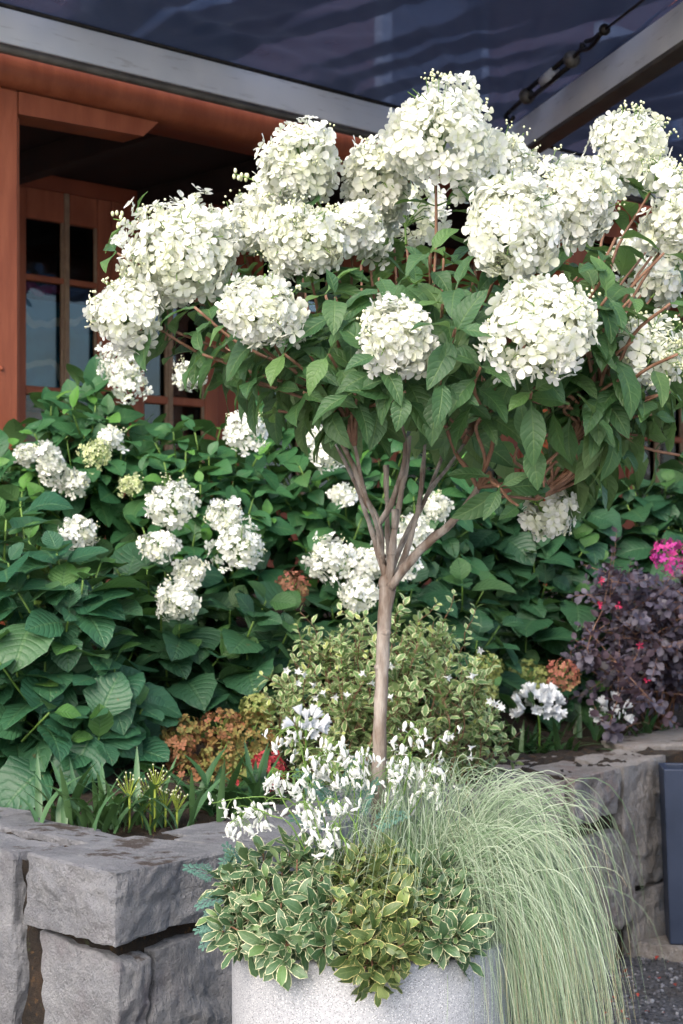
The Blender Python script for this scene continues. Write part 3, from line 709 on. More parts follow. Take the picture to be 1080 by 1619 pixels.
# shade cloth: navy mesh with tension folds
def cloth_mat():
    m, nt, p, o = newmat('navy_shade_cloth'); co = objco(nt)
    col = mixc(nt, ramp(nt, noi(nt, co, 2.5, 4), .3, .7), (.042, .054, .088), (.072, .090, .132))
    b = nd(nt, 'ShaderNodeBump', {'Strength': .3, 'Distance': .004, 'Height': noi(nt, co, 50.0, 4)}).outputs[0]
    setp(p, nt, Base_Color=col, Roughness=.42, Normal=b)
    tl = nd(nt, 'ShaderNodeBsdfTranslucent', {'Color': (.085, .105, .160, 1)})
    tr = nd(nt, 'ShaderNodeBsdfTransparent', {'Color': (.62, .70, .85, 1)})
    a = nd(nt, 'ShaderNodeMixShader', {0: .5, 1: p.outputs[0], 2: tl.outputs[0]})
    mx = nd(nt, 'ShaderNodeMixShader', {0: mth(nt, 'MULTIPLY_ADD', ramp(nt, noi(nt, nd(nt, 'ShaderNodeMapping', {'Vector': nd(nt, 'ShaderNodeMapping', {'Vector': co, 'Rotation': (0, 0, -.85)}).outputs[0], 'Scale': (2.6, .30, 1)}).outputs[0], 1.7, 1), .49, .55), .26, .10), 1: a.outputs[0], 2: tr.outputs[0]})
    nt.links.new(mx.outputs[0], o.inputs[0]); return m
CLOTH = cloth_mat()
def cloth(name, sgn, A, B0, label, seed, na=260, nb=130):
    v, f = [], []; rc = random.Random(int(seed*10)); creases = []
    for (aa, bb, a0, a1, n_) in ((3.35, -.03, 15, 165, 11), (2.05, -.03, 15, 165, 9), (-.05, -.05, 5, 85, 11), (4.7, -.03, 15, 165, 6)):
        for k in range(n_):
            th = math.radians(a0+(a1-a0)*(k+rc.random())/n_); creases.append((aa, bb, math.cos(th), math.sin(th), rc.choice((1, 1, -.6))*rc.uniform(.010, .022), rc.uniform(.030, .060)))
    for i in range(na+1):
        for j in range(nb+1):
            a = A*i/na; B = B0 if sgn > 0 else max(.32, B0-.70*a); b = B*j/nb
            p = J+EX*(sgn*a)+RB*(b-.02)
            # long straight tension folds that fan out from the points where the cloth is tied down
            z = 3.112+.012*b+.012*noise.noise(V(a*1.1+seed, b*1.4, 3))
            for (aa, bb, ca, sa, h_, w_) in creases:
                u = (a-aa)*ca+(b-bb)*sa; q_ = -(a-aa)*sa+(b-bb)*ca
                if u > 0: z += h_*math.exp(-(q_/(w_*(.5+.5*u)))**2)*min(1, u*2.5)*math.exp(-u*.22)
            e_ = min(1, b/.3); e_ = e_*e_*(3-2*e_); z = 3.090+(max(z, 3.098)-3.090)*e_
            v.append((p.x, p.y, z))
    for i in range(na):
        for j in range(nb): q = i*(nb+1)+j; f.append((q, q+nb+1, q+nb+2, q+1))
    # thickness
    o = link(name, joined(name, [(T(v, f), None, 0, 0)], [CLOTH]))
    sm = o.modifiers.new('thickness', 'SOLIDIFY'); sm.thickness = .0015
    return tag(o, label, 'shade cloth', 'navy shade cloths')
cloth('shade_cloth', -1, 5.4, 2.6, 'navy shade cloth with radiating folds stretched over the porch front beam', 1.3)
cloth('shade_cloth', 1, 3.6, 2.6, 'navy shade cloth beyond the sloping silver cross beam', 7.7, 80, 80)
# turnbuckle and cable
tb = thing('turnbuckle', 'dark steel turnbuckle and hook tensioning a cable under the cross beam', 'turnbuckle', W(806, 176, 6.92))
def tp(x, y): 
    t = (x-806)/(1017-806); return W(x, y, 6.92-1.42*t)
part('cable', [(tube([tp(950, 52), tp(1017, 0), tp(1090, -60)], .0055, 6, 4), None, 0, 0)], [IRON], tb)
part('shackle', [(tube([tp(926, 66), tp(938, 62), tp(950, 52), tp(944, 62), tp(932, 76), tp(920, 78), tp(921, 68)], .009, 6, 24), None, 0, 0), (ball(.022, 8, 6), Matrix.Translation(tp(956, 47)), 0, 0)], [IRON], tb)
for dx, dy in ((-4, -5), (4, 5)):
    part('body_bar', [(tube([tp(835+dx, 150+dy), tp(902+dx, 95+dy)], .010, 8, 2), None, 0, 0)], [IRON], tb)
for x, y in ((833, 152), (904, 94)):
    part('end_nut', [(ball(.034, 8, 6), Matrix.Translation(tp(x, y)), 0, 0)], [BRZ], tb)
part('label_band', [(tube([tp(861, 129), tp(877, 116)], .027, 8, 2), None, 0, 0)], [TRIM], tb)
part('rod', [(tube([tp(904, 94), tp(915, 82), tp(924, 74)], .009, 8, 4), None, 0, 0), (tube([tp(833, 152), tp(818, 165), tp(806, 176)], .009, 8, 4), None, 0, 0)], [IRON], tb)
part('hook', [(tube([tp(806, 176), tp(800, 184), tp(806, 192), tp(812, 186)], .010, 6, 12), None, 0, 0)], [IRON], tb)

# ================================================================== plants
BARK = plain_mat('grey_bark', (.13, .088, .062), (.36, .325, .29), rough=.6, scale=38, bump=.9, bscale=120, dist=.005, stretch=(1, 1, .28))
TWIG = plain_mat('brown_twig_bark', (.13, .060, .032), (.25, .14, .09), rough=.6, scale=50, bump=.6, bscale=150, dist=.003, stretch=(1, 1, .4))
GSTEM = plain_mat('green_stem', (.10, .20, .035), (.16, .27, .06), rough=.5, scale=20)
PET_W = petal_mat('white_petal', (.80, .81, .775), (.74, .765, .60), (.66, .71, .46), transl=.30)
PET_C = petal_mat('white_petal_cool', (.84, .855, .84), (.77, .80, .68), (.68, .72, .54), transl=.25)
BUDM = petal_mat('green_yellow_bud', (.66, .70, .42), (.78, .79, .58), transl=.2)
FLOR = [floretT(k, cup=.22+.06*(k % 3), width=.80) for k in range(8)]
FLOR_ME = [joined('floret', [(t, None, .08*k, 0)], [PET_W]) for k, t in enumerate(FLOR)]
BUD = ball(1, 5, 4)
def flower_head(root, c, rx, ry, axis, n, rad=.021, fr_parts=12, buds=0, lacy=0.0, mat=PET_W, meshes=None, name='flower_head', rnd=None, stem=GSTEM, tintr=(0, 1), flat=0.0, bud_mat=BUDM, rounded=False):
    """panicle of four-petalled florets over an ellipsoid about c; the florets that face the camera most are single sub-parts"""
    rnd = rnd or random; ax = Vector(axis).normalized(); e1 = ax.orthogonal().normalized(); e2 = ax.cross(e1)
    sd = rnd.uniform(0, 50); fl = []
    lobes = [(Vector((0, 0, -.05)), .70 if not rounded else .92)]
    for _ in range(0 if rounded else 9):
        lz = rnd.uniform(-.55, .55); la = rnd.uniform(0, 6.28); lr = rnd.uniform(.25, .50)*(1-.35*lz)
        lobes.append((Vector((lr*math.cos(la), lr*math.sin(la), lz)), rnd.uniform(.36, .52)-.10*lz))
    def reach(u):          # distance from the centre to the skin of the lobed head along u
        best = .6
        for Lc, R_ in lobes:
            dl = u.dot(Lc); h_ = dl*dl-Lc.length_squared+R_*R_
            if h_ > 0: best = max(best, dl+math.sqrt(h_))
        return best*1.06
    for layer, (cnt, rf) in enumerate(((int(n*.72), 1.0), (int(n*.34), .80))):
        for i in range(cnt):
            z = 1-2*(i+.5)/cnt; a = i*2.39996+rnd.uniform(-.25, .25); z = max(-1, min(1, z+rnd.uniform(-.05, .05)))
            if z < -.9: continue
            r = math.sqrt(max(0, 1-z*z)); d = e1*(r*math.cos(a))+e2*(r*math.sin(a))+ax*z
            gp = noise.noise(d*2.6+Vector((sd, 9, 0)))
            if layer == 0 and gp > .30 and not rounded and rnd.random() < .55: continue
            k = rf*reach(Vector((r*math.cos(a), r*math.sin(a), z)))*(1+rnd.uniform(-.08, .08)+(.15 if rnd.random() < .07 else 0))*(1-.10*max(0, z)**2*(1-flat))
            if rnd.random() < lacy and layer == 0: continue
            p = c+(e1*(r*math.cos(a))+e2*(r*math.sin(a)))*rx*k+ax*(z*ry*k)
            nn = (d+Vector((rnd.gauss(0, .24), rnd.gauss(0, .24), rnd.gauss(0, .24)))+UP*.12).normalized()
            s = rad*rnd.uniform(.72, 1.12)*(1-.28*max(0, z)**3)
            M = frame(p, nn.orthogonal().lerp(Vector((rnd.uniform(-1, 1), rnd.uniform(-1, 1), rnd.uniform(-1, 1))), .6), nn, s)
            fl.append((rnd.randrange(8), M, tintr[0]+(tintr[1]-tintr[0])*min(1, max(0, rnd.uniform(0, .45)+(.45 if layer else 0)+max(0, noise.noise(d*1.6+Vector((sd, 0, 5))))*1.1)), layer, nn))
    inner = []
    for b in range(int(buds*.6)):
        z = rnd.uniform(.2, 1.0)*(1 if rnd.random() < .8 else -.3); a = rnd.uniform(0, 6.28); r = math.sqrt(max(0, 1-z*z))
        p = c+(e1*(r*math.cos(a))+e2*(r*math.sin(a)))*rx*rnd.uniform(.85, 1.02)+ax*(z*ry*rnd.uniform(.90, 1.06))
        q = c+(p-c)*.72-ax*.01
        inner.append((tube([q, p], .0009, 3, 1, cap=False), None, .5, 2))
        for _ in range(6):
            s = rnd.uniform(.0016, .0030); inner.append((BUD, Matrix.Translation(p+Vector((rnd.gauss(0, .006), rnd.gauss(0, .006), rnd.gauss(0, .006))))@Matrix.Diagonal((s, s, s, 1)), rnd.random(), 1))
    for i in range(7 if n < 120 else 16):         # branchlets of the panicle
        z = rnd.uniform(-.6, .8); a = rnd.uniform(0, 6.28); r = math.sqrt(1-z*z)
        p = c+(e1*(r*math.cos(a))+e2*(r*math.sin(a)))*rx*.9+ax*(z*ry*.9)
        inner.append((tube([c-ax*ry*.6, c.lerp(p, .5)+ax*.005, p], [.0018, .0010], 3, 4, cap=False), None, .5, 2))
    inner.append((tube([c-ax*ry*1.12, c+ax*ry*.5], [.0026, .0012], 5, 3), None, .5, 2))
    cand = sorted([f for f in fl if f[3] == 0], key=lambda f: f[1].translation.y)[:int(len(fl)*.5)]
    rnd.shuffle(cand); cand = cand[:fr_parts]; ids = set(id(f) for f in cand)
    me = [(FLOR[k], M, t, 0) for (k, M, t, l, nn) in fl if id((k, M)) and True] if False else [(FLOR[f[0]], f[1], f[2], 0) for f in fl if id(f) not in ids]
    h = part(name, me+inner, [mat, bud_mat, stem], root)
    ms = meshes or FLOR_ME
    for f in cand: inst_part('floret', ms[f[0]], f[1], root, h)
    return h

def whorl_leaves(out, pts, nodes, L, rnd, nvar, out_ang=(.25, .9), droop=.3, young=True, start=.3, shrink=.55, roll=.4, even=False):
    """decussate leaf pairs along the polyline pts between the fraction start and its end"""
    n_ = len(pts)-1; ph = rnd.uniform(0, 6.28)
    for k in range(nodes):
        t = start+(1-start)*(k+1)/nodes; u = t*n_; i = min(int(u), n_-1)
        p = pts[i].lerp(pts[i+1], u-i); d = (pts[i+1]-pts[i]).normalized()
        a0 = ph+k*1.571+rnd.uniform(-.3, .3); e1 = d.orthogonal().normalized(); e2 = d.cross(e1)
        last = (k == nodes-1); q = k/max(1, nodes-1)
        for s in (0, math.pi):
            pr = e1*math.cos(a0+s)+e2*math.sin(a0+s)
            al = out_ang[0]+(out_ang[1]-out_ang[0])*q+rnd.uniform(-.2, .2)
            dr = pr*math.cos(al)+d*math.sin(al)-UP*(droop*(1-.7*q)*rnd.uniform(.5, 1.5))
            sz = L*rnd.uniform(.66, 1.15)*(1 if q < .8 else shrink if last else .85)
            nz = (d*1.0+UP*.7+pr*-.1+Vector((rnd.gauss(0, roll), rnd.gauss(0, roll), rnd.gauss(0, roll*.5))))
            M = frame(p, dr, nz, sz)
            out.append((rnd.randrange(nvar), M, sz, rnd.random(), 1.0 if (last and young and rnd.random() < .4) else 0.0))

# ------------------------------------------------------------------ the hydrangea standard in the pot
TREE_T = [leafT(.38+.05*(k % 3), .34+.1*(k % 2), .25+.30*k/5, .035, peak=.40, pet=.13, serr=.03, rows=7, seed=k, tipp=.85, side=(-.06, .05, .0, .08, -.03, .02)[k]) for k in range(6)]
TREE_L = leaf_mat('hydrangea_tree_leaf', (.030, .086, .032), (.056, .126, .042), (.14, .23, .075), (.13, .21, .08), rough=.46, transl=.22, tcol=(.20, .40, .07), nv=7, bump=.38, young=(.080, .165, .045))
TREE_ME = leaf_meshes('leaf', TREE_T, TREE_L)
rt = random.Random(5)
TB = V(.066, 2.97, PZ-.04)
tree = thing('hydrangea_tree', 'white flowering hydrangea trained as a small tree with one bare grey trunk', 'tree', TB)
DT = 2.97
def tpx(x, y, d=DT): return W(x, y, d)
tr_pts = [TB, tpx(598, 1290), tpx(600, 1180), tpx(604, 1060), tpx(609, 970), tpx(613, 925)]
part('trunk', [(tube(tr_pts, [.0150, .0132, .0126, .0120, .0122, .0150], 14, 40, knob=.16), None, 0, 0),
               (ball(.0172, 10, 8, (1, .9, 1.1)), Matrix.Translation(tpx(613, 922)), 0, 0), (ball(.0125, 8, 6, (1, 1, .7)), Matrix.Translation(tpx(602, 1055)), 0, 0), (ball(.011, 8, 6, (1, 1, .7)), Matrix.Translation(tpx(609, 1000, DT-.004)), 0, 0)], [BARK], tree)
branches = [
    ([(613, 928, 0), (604, 880, 0), (598, 826, 0), (577, 786, .02), (562, 745, .03), (547, 712, .05), (520, 672, .08)], [.0125, .0095, .0085, .0070, .0055]),
    ([(598, 830, 0), (616, 802, -.01), (628, 770, -.02), (638, 735, -.04), (640, 695, -.06), (630, 655, -.09)], [.0085, .0080, .0070, .006, .005]),
    ([(615, 925, -.005), (619, 875, -.02), (628, 815, -.03), (636, 770, -.03), (644, 730, -.02), (648, 690, 0)], [.0125, .0105, .0085, .007, .0055]),
    ([(616, 920, .02), (613, 850, .03), (612, 790, .035), (610, 735, .035)], [.0085, .0070, .0066, .0085]),
    ([(622, 922, .01), (640, 880, .03), (655, 830, .04), (662, 800, .045), (668, 752, .05), (672, 700, .08)], [.0120, .0085, .0080, .007, .0055]),
    ([(660, 812, .04), (682, 772, .08), (706, 742, .12), (735, 700, .18)], [.0080, .0065, .0050, .0045]),
    ([(618, 928, -.01), (640, 897, -.03), (668, 866, -.05), (706, 834, -.08), (738, 800, -.11), (757, 770, -.13)], [.0150, .0125, .0115, .0100, .0085]),
    ([(757, 770, -.13), (800, 764, -.16), (850, 742, -.2), (900, 700, -.22)], [.0078, .0058, .0050, .004]),
    ([(757, 772, -.13), (742, 745, -.12), (720, 715, -.1), (700, 660, -.1)], [.0075, .0060, .0050, .0045]),
    ([(738, 800, -.105), (770, 790, -.05), (800, 785, 0), (850, 790, .05)], [.0070, .0052, .0045, .0035]),
    ([(612, 915, .03), (640, 850, .10), (672, 790, .18), (700, 720, .26)], [.0100, .0080, .0065, .0050]),
    ([(606, 900, .02), (585, 830, .10), (560, 760, .18), (530, 700, .26)], [.0090, .0075, .0060, .0050]),
    ([(608, 890, -.01), (596, 835, -.08), (575, 770, -.15), (560, 700, -.2)], [.0045, .0050, .0050, .0042]),
]
HUBS = []
for P, R in branches:
    pts = [tpx(x, y, DT+d) for x, y, d in P]
    R = [q_*.66 for q_ in R]; ins = [(tube(pts, R, 9, len(P)*5, knob=.45), None, 0, 0)]
    for p, r in list(zip(pts, [R[min(len(R)-1, i)] for i in range(len(pts))]))[1:-1]:
        if rt.random() < .8: ins.append((ball(r*1.32, 8, 6, (1, 1, .7)), Matrix.Translation(p), 0, 0))     # node rings
    part('branch', ins, [BARK if P[0][1] > 800 else TWIG], tree)
    if len(P) != 4 or P[0][0] != 616: HUBS.append((pts[-1], (pts[-1]-pts[-2]).normalized()))
part('cut_stub', [(tube([tpx(624, 835, DT-.035), tpx(624, 805, DT-.04)], [.006, .0065], 8, 3, knob=.3), None, 0, 0)], [BARK], tree)
# flower heads: pixel centre, half width and half height in pixels, depth, axis, florets, buds, lacy
HEADS = [
    (694, 206, 84, 84, 2.86, (.05, -.25, 1), 300, 14, 0), (472, 262, 76, 64, 2.92, (-.5, -.2, .9), 230, 26, 0), (594, 292, 58, 84, 2.98, (.1, -.3, .8), 210, 16, 0),
    (788, 252, 66, 56, 3.02, (.3, -.1, .9), 190, 24, .1), (810, 354, 80, 82, 2.62, (.15, -.85, .5), 300, 10, 0), (916, 320, 62, 80, 2.74, (.2, -.4, .8), 230, 12, 0),
    (1000, 228, 64, 62, 3.0, (.3, -.2, .9), 190, 20, 0), (1078, 352, 50, 64, 2.8, (.5, -.3, .7), 170, 12, 0), (288, 402, 92, 90, 2.84, (-.45, -.35, .8), 330, 22, 0),
    (382, 362, 62, 46, 3.02, (-.1, -.2, .9), 150, 16, 0), (198, 490, 60, 54, 2.82, (-.85, -.3, .45), 190, 18, 0), (412, 490, 64, 58, 2.64, (-.2, -.7, .6), 210, 12, 0),
    (478, 378, 72, 62, 2.80, (-.2, -.4, .8), 240, 24, 0), (562, 362, 50, 46, 2.84, (.1, -.5, .8), 130, 10, 0), (624, 538, 64, 66, 2.58, (-.25, -.7, .55), 210, 10, 0), (862, 510, 92, 72, 2.54, (.25, -.75, .5), 300, 10, 0),
    (1028, 556, 68, 62, 2.74, (.4, -.5, .6), 120, 60, .45), (1050, 282, 50, 34, 2.92, (.6, -.2, .6), 60, 50, .6), (868, 810, 46, 38, 3.1, (.5, .3, -.3), 90, 6, 0),
    (900, 730, 28, 52, 3.34, (.3, .6, .3), 80, 6, 0), (1048, 452, 32, 28, 3.12, (.5, .3, .5), 60, 6, 0),
    (640, 330, 70, 70, 3.35, (0, .6, .8), 130, 6, 0), (430, 330, 60, 60, 3.4, (-.4, .6, .7), 110, 6, 0), (860, 300, 70, 70, 3.4, (.3, .6, .7), 110, 6, 0), (1010, 420, 60, 60, 3.4, (.6, .5, .5), 100, 6, 0)]
cane_tips = []
for hx, hy, rx, ry, d, ax, n, buds, lacy in HEADS:
    c = W(hx, hy, d); s = d/FPX; a = Vector(ax).normalized(); n = int(n*1.4)
    flower_head(tree, c, rx*s*1.04, ry*s*1.04, a, int(n*1.05), rad=.0175, fr_parts=12, buds=buds, lacy=lacy, rnd=rt)
    cane_tips.append((c-a*ry*s*.9, a, True))
CROWN = [(300, 480), (380, 430), (480, 440), (640, 380), (760, 420), (900, 420), (1060, 320), (1150, 480), (1090, 660), (960, 610), (900, 680), (800, 720), (690, 660), (560, 610), (450, 610), (350, 560)]
for k, (x, y) in enumerate(poisson(CROWN, 80, rt)):
    d = 2.62+.95*((k*0.618) % 1)**1.0
    p = W(x, y, d); a = (p-W(650, 640, 2.97)); a = V(a.x, a.y*1.0, a.z*.7+.15).normalized()
    cane_tips.append((p, a, False))
for x, y, d in ((1072, 560, 2.6), (1060, 480, 2.62), (1000, 470, 2.6), (1075, 720, 2.8), (1030, 655, 2.68), (960, 470, 2.6), (820, 800, 2.75), (790, 770, 2.7), (840, 700, 2.66), (900, 640, 2.64), (980, 600, 2.64), (1060, 620, 2.7), (1040, 690, 2.8), (440, 650, 2.85), (520, 640, 2.75), (370, 600, 2.9), (840, 620, 2.58), (760, 660, 2.72), (600, 560, 2.55), (520, 560, 2.6), (450, 560, 2.62), (720, 520, 2.52), (860, 770, 2.8), (1010, 640, 2.7), (940, 660, 2.65), (265, 520, 2.85), (320, 560, 2.75), (400, 600, 2.7), (480, 620, 2.68), (215, 350, 2.9), (185, 400, 2.95), (700, 600, 2.55), (760, 580, 2.55), (560, 620, 2.6), (640, 620, 2.58), (1000, 540, 2.62), (600, 440, 2.62), (680, 400, 2.66), (530, 470, 2.62), (960, 430, 2.62), (1050, 400, 2.7), (700, 480, 2.6)):
    p = W(x, y, d); a = (p-W(650, 560, 2.97)).normalized(); cane_tips.append((p, (a+V(0, -.2, -.1)).normalized(), False))
tl = []
for p, a, head in cane_tips:
    h, hd = min(HUBS, key=lambda q: (q[0]-p).length+abs(q[0].x-p.x)*.8)
    L = (p-h).length
    dv_ = (p-h).normalized(); ae = (a*.5+dv_).normalized(); he = (hd*.5+dv_*.6+UP*.15).normalized()
    pts = smooth_pts([h-hd*.004, h+he*L*.33, p-ae*L*.30, p], 14)
    part('stem', [(tube(pts, [.0042, .0032, .0024], 6, 12, knob=.2), None, 0, 0)], [TWIG if L > .2 or not head else GSTEM], tree)
    nodes = max(2, int(L/.050))
    if head: nodes = min(nodes, 6)
    whorl_leaves(tl, pts, min(nodes, 8), .100, rt, 6, out_ang=(-.1, .45), droop=.40, start=.22 if L > .25 else .05, shrink=.75, roll=.35)
    if head:      # the last leaf pair sits just under the panicle
        for s_ in (0, 1):
            e = a.orthogonal().normalized(); e = Matrix.Rotation(rt.uniform(0, 6.28)+s_*3.1, 3, a)@e
            tl.append((rt.randrange(6), frame(p, e+a*.2-UP*.3, a+UP*.4, .105), .105, rt.random(), 0.0))
def thin_out(l):      # the bare fan of stems under the crown stays open
    x, y = to_px(l[1]@Vector((0, .5, 0)))
    return not (y > 640 and rt.random() < .12) and not ((540 < x < 800 and 680 < y < 800 and l[1].translation.y < 3.1 and rt.random() < .72))
def clear_of_heads(l):      # leaves stand beside and behind the panicles, not across their faces
    x, y = to_px(l[1]@Vector((0, .6, 0))); yy = l[1].translation.y
    for hx, hy, rx, ry, d, ax, n, bu, la in HEADS:
        if yy < d+.06 and ((x-hx)/rx)**2+((y-hy)/ry)**2 < .8 and rt.random() < .9: return False
    return True
tl = [l for l in tl if l[1].translation.z > .82 and thin_out(l) and clear_of_heads(l)]
place_leaves(tree, tl, TREE_ME, TREE_T, TREE_L, 300)
# stray green shoot tips beside the panicles
for (x, y, d, dx, dy) in ((205, 352, 2.88, -26, -6), (402, 285, 2.92, -30, -10)):
    a, b = W(x, y, d), W(x+dx, y+dy, d)
    part('shoot_tip', [(tube([a+V(.02, 0, -.01), a, b], [.0022, .0012], 4, 6), None, .5, 0)]+[(ball(1, 5, 4, (.8, .8, 1.2)), Matrix.Translation(a.lerp(b, rt.uniform(.2, 1.05))+V(rt.gauss(0, .006), rt.gauss(0, .006), rt.gauss(0, .006)))@Matrix.Diagonal((.0042, .0042, .0042, 1)), rt.random(), 1) for _ in range(12)], [GSTEM, BUDM], tree)

# ------------------------------------------------------------------ shrubs in the bed
MOP_T = [leafT(.74+.05*(k % 3), .22+.1*(k % 2), .16+.08*k, .018, peak=.43, pet=.14, serr=.045, rows=9, seed=20+k, tipp=.72, side=(-.05, .04, .02, .0, .06, -.03)[k]) for k in range(6)]
PAN_T = [leafT(.54+.05*(k % 3), .20+.1*(k % 2), .14+.08*k, .015, peak=.42, pet=.10, serr=.03, rows=7, seed=40+k, tipp=.8) for k in range(6)]
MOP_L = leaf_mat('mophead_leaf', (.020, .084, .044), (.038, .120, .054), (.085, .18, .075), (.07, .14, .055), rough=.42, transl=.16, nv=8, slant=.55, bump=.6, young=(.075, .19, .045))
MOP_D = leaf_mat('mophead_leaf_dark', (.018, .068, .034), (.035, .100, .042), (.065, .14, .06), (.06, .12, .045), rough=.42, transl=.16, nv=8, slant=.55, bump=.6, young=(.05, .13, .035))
PAN_L = leaf_mat('panicle_shrub_leaf', (.028, .105, .042), (.050, .150, .052), (.09, .18, .06), (.08, .16, .06), rough=.42, transl=.2, nv=7, young=(.09, .24, .045))
MOP_ME = leaf_meshes('leaf', MOP_T, MOP_L); MOPD_ME = leaf_meshes('leaf', MOP_T, MOP_D); PAN_ME = leaf_meshes('leaf', PAN_T, PAN_L)
def shrub(name, label, cat, poly, n, depth, bulge, base_px, L, tpls, mes, mat, seed, nodes=4, group=None, back=.5, maxp=300, stemmat=GSTEM, outdir=(0, -.55, .75), fade=True, internode=.05, extra=None, flatten=.35):
    """poly: pixel outline of the foliage; depth: distance of its middle; bulge: how far the middle comes forward"""
    r = random.Random(seed)
    xs = [p[0] for p in poly]; ys = [p[1] for p in poly]; cx, cy = (min(xs)+max(xs))/2, (min(ys)+max(ys))/2
    hx, hy = (max(xs)-min(xs))/2, (max(ys)-min(ys))/2
    bp = W(base_px, cy, depth+.12); bz = bed_z(bp.x, bp.y); root = thing(name, label, cat, (bp.x, bp.y, bz), group)
    tips = []
    for x, y in poisson(poly, n, r):
        e = min(1, math.hypot((x-cx)/hx*.9, (y-cy)/hy*.8)); d = depth-bulge*math.sqrt(1-e*e)-.25*bulge*(y-cy)/hy+r.uniform(-.08, .08)
        p = W(x, y, d); tips.append((p, (V((x-cx)/hx*.5, 0, -(y-cy)/hy*flatten)+Vector(outdir)+V(r.gauss(0, .2), r.gauss(0, .2), r.gauss(0, .15))).normalized()))
    for x, y in poisson(poly, int(n*back), r):            # the far side, and the depth of the shrub
        d = depth+r.uniform(.02, .35)+.1; p = W(x, y-10, d); tips.append((p, (V((x-cx)/hx*.5, .35, .8)).normalized()))
    lv, st = [], []
    for p, a in tips:
        b = root.location+V(r.gauss(0, .05), r.gauss(0, .05), -.02); Lg = (p-b).length
        q = p-a*min(Lg*.5, internode*nodes*1.0)
        pts = smooth_pts([b, b.lerp(q, .5)+UP*Lg*.10, q, p], 18)
        st.append((tube(pts, [.005, .0038, .0026], 5, 10), None, r.random(), 0))
        frac = min(.9, internode*nodes/max(Lg, .05))
        whorl_leaves(lv, pts, nodes, L, r, len(tpls), out_ang=(.0, .75), droop=.16, start=1-frac, shrink=.55, roll=.42)
    lv = [l for l in lv if (l[1]@Vector((0, .8, 0))).z > .48]
    for k in range(0, len(st), 8): part('stem', st[k:k+8], [stemmat], root)
    place_leaves(root, lv, mes, tpls, mat, maxp)
    return root, r
def bush_heads(root, r, lst, n=95, rad=.017, mat=PET_C, meshes=None, buds=6, near=.12):
    for it in lst:
        x, y, rx, ry, d = it[:5]; d -= near; s = d/FPX
        flower_head(root, W(x, y, d), rx*s*1.08, ry*s*1.08, (r.uniform(-.4, .4), -.5, .8), int(n*(rx*ry/900)**.5), rad=rad, fr_parts=5, buds=buds, rnd=r, mat=mat, meshes=meshes, rounded=(buds == 0))
PC_ME = [joined('floret', [(t, None, .08*k, 0)], [PET_C]) for k, t in enumerate(FLOR)]
r1, q = shrub('panicle_hydrangea_shrub', 'leafy hydrangea shrub with white panicles against the porch post', 'shrub', [(-60, 720), (40, 700), (70, 640), (120, 605), (165, 620), (200, 670), (240, 720), (230, 830), (150, 800), (-60, 800)], 44, 5.35, .25, 60, .135, PAN_T, PAN_ME, PAN_L, 101, group='white panicle hydrangeas behind', back=.6)
bush_heads(r1, q, [(192, 572, 36, 30, 5.5), (202, 605, 30, 28, 5.45), (176, 692, 20, 16, 5.15), (80, 730, 22, 40, 5.15), (40, 718, 16, 14, 5.2), (118, 762, 20, 18, 5.2)], meshes=PC_ME, near=.28)
LIMEW = petal_mat('opening_lime_floret', (.52, .60, .30), (.62, .66, .40), (.42, .52, .18), transl=.2); LW_ME = [joined('floret', [(t, None, .08*k, 0)], [LIMEW]) for k, t in enumerate(FLOR)]
bush_heads(r1, q, [(152, 716, 26, 22, 5.1), (206, 766, 18, 15, 5.0)], mat=LIMEW, meshes=LW_ME, near=.28, n=110, rad=.011)
r1, q = shrub('panicle_hydrangea_shrub', 'leafy hydrangea shrub with clustered white panicles below the glazed doors', 'shrub', [(190, 690), (290, 680), (380, 690), (420, 720), (430, 880), (330, 930), (250, 920), (190, 850)], 52, 5.30, .3, 310, .13, PAN_T, PAN_ME, PAN_L, 102, group='white panicle hydrangeas behind', back=.6)
bush_heads(r1, q, [(388, 678, 34, 34, 4.95), (268, 795, 40, 40, 4.9), (355, 814, 30, 26, 4.88), (380, 862, 42, 36, 4.82), (250, 862, 32, 22, 4.86), (300, 905, 26, 18, 4.9), (278, 948, 34, 32, 4.75), (300, 592, 26, 24, 5.6), (124, 838, 28, 24, 4.8)], meshes=PC_ME, near=.28)
r1, q = shrub('panicle_hydrangea_shrub', 'leafy hydrangea shrub with white panicles behind the bare grey trunk', 'shrub', [(400, 640), (520, 620), (640, 640), (760, 700), (760, 860), (640, 930), (520, 950), (420, 900)], 56, 5.55, .3, 560, .13, PAN_T, PAN_ME, PAN_L, 103, group='white panicle hydrangeas behind', back=.6)
bush_heads(r1, q, [(515, 715, 26, 26, 5.2), (500, 690, 24, 14, 5.25), (522, 882, 38, 32, 4.95), (580, 890, 30, 28, 4.98), (566, 938, 34, 26, 4.9), (625, 880, 34, 40, 5.0), (655, 840, 26, 30, 5.1), (545, 782, 22, 14, 5.1), (690, 800, 22, 20, 5.2)], meshes=PC_ME)

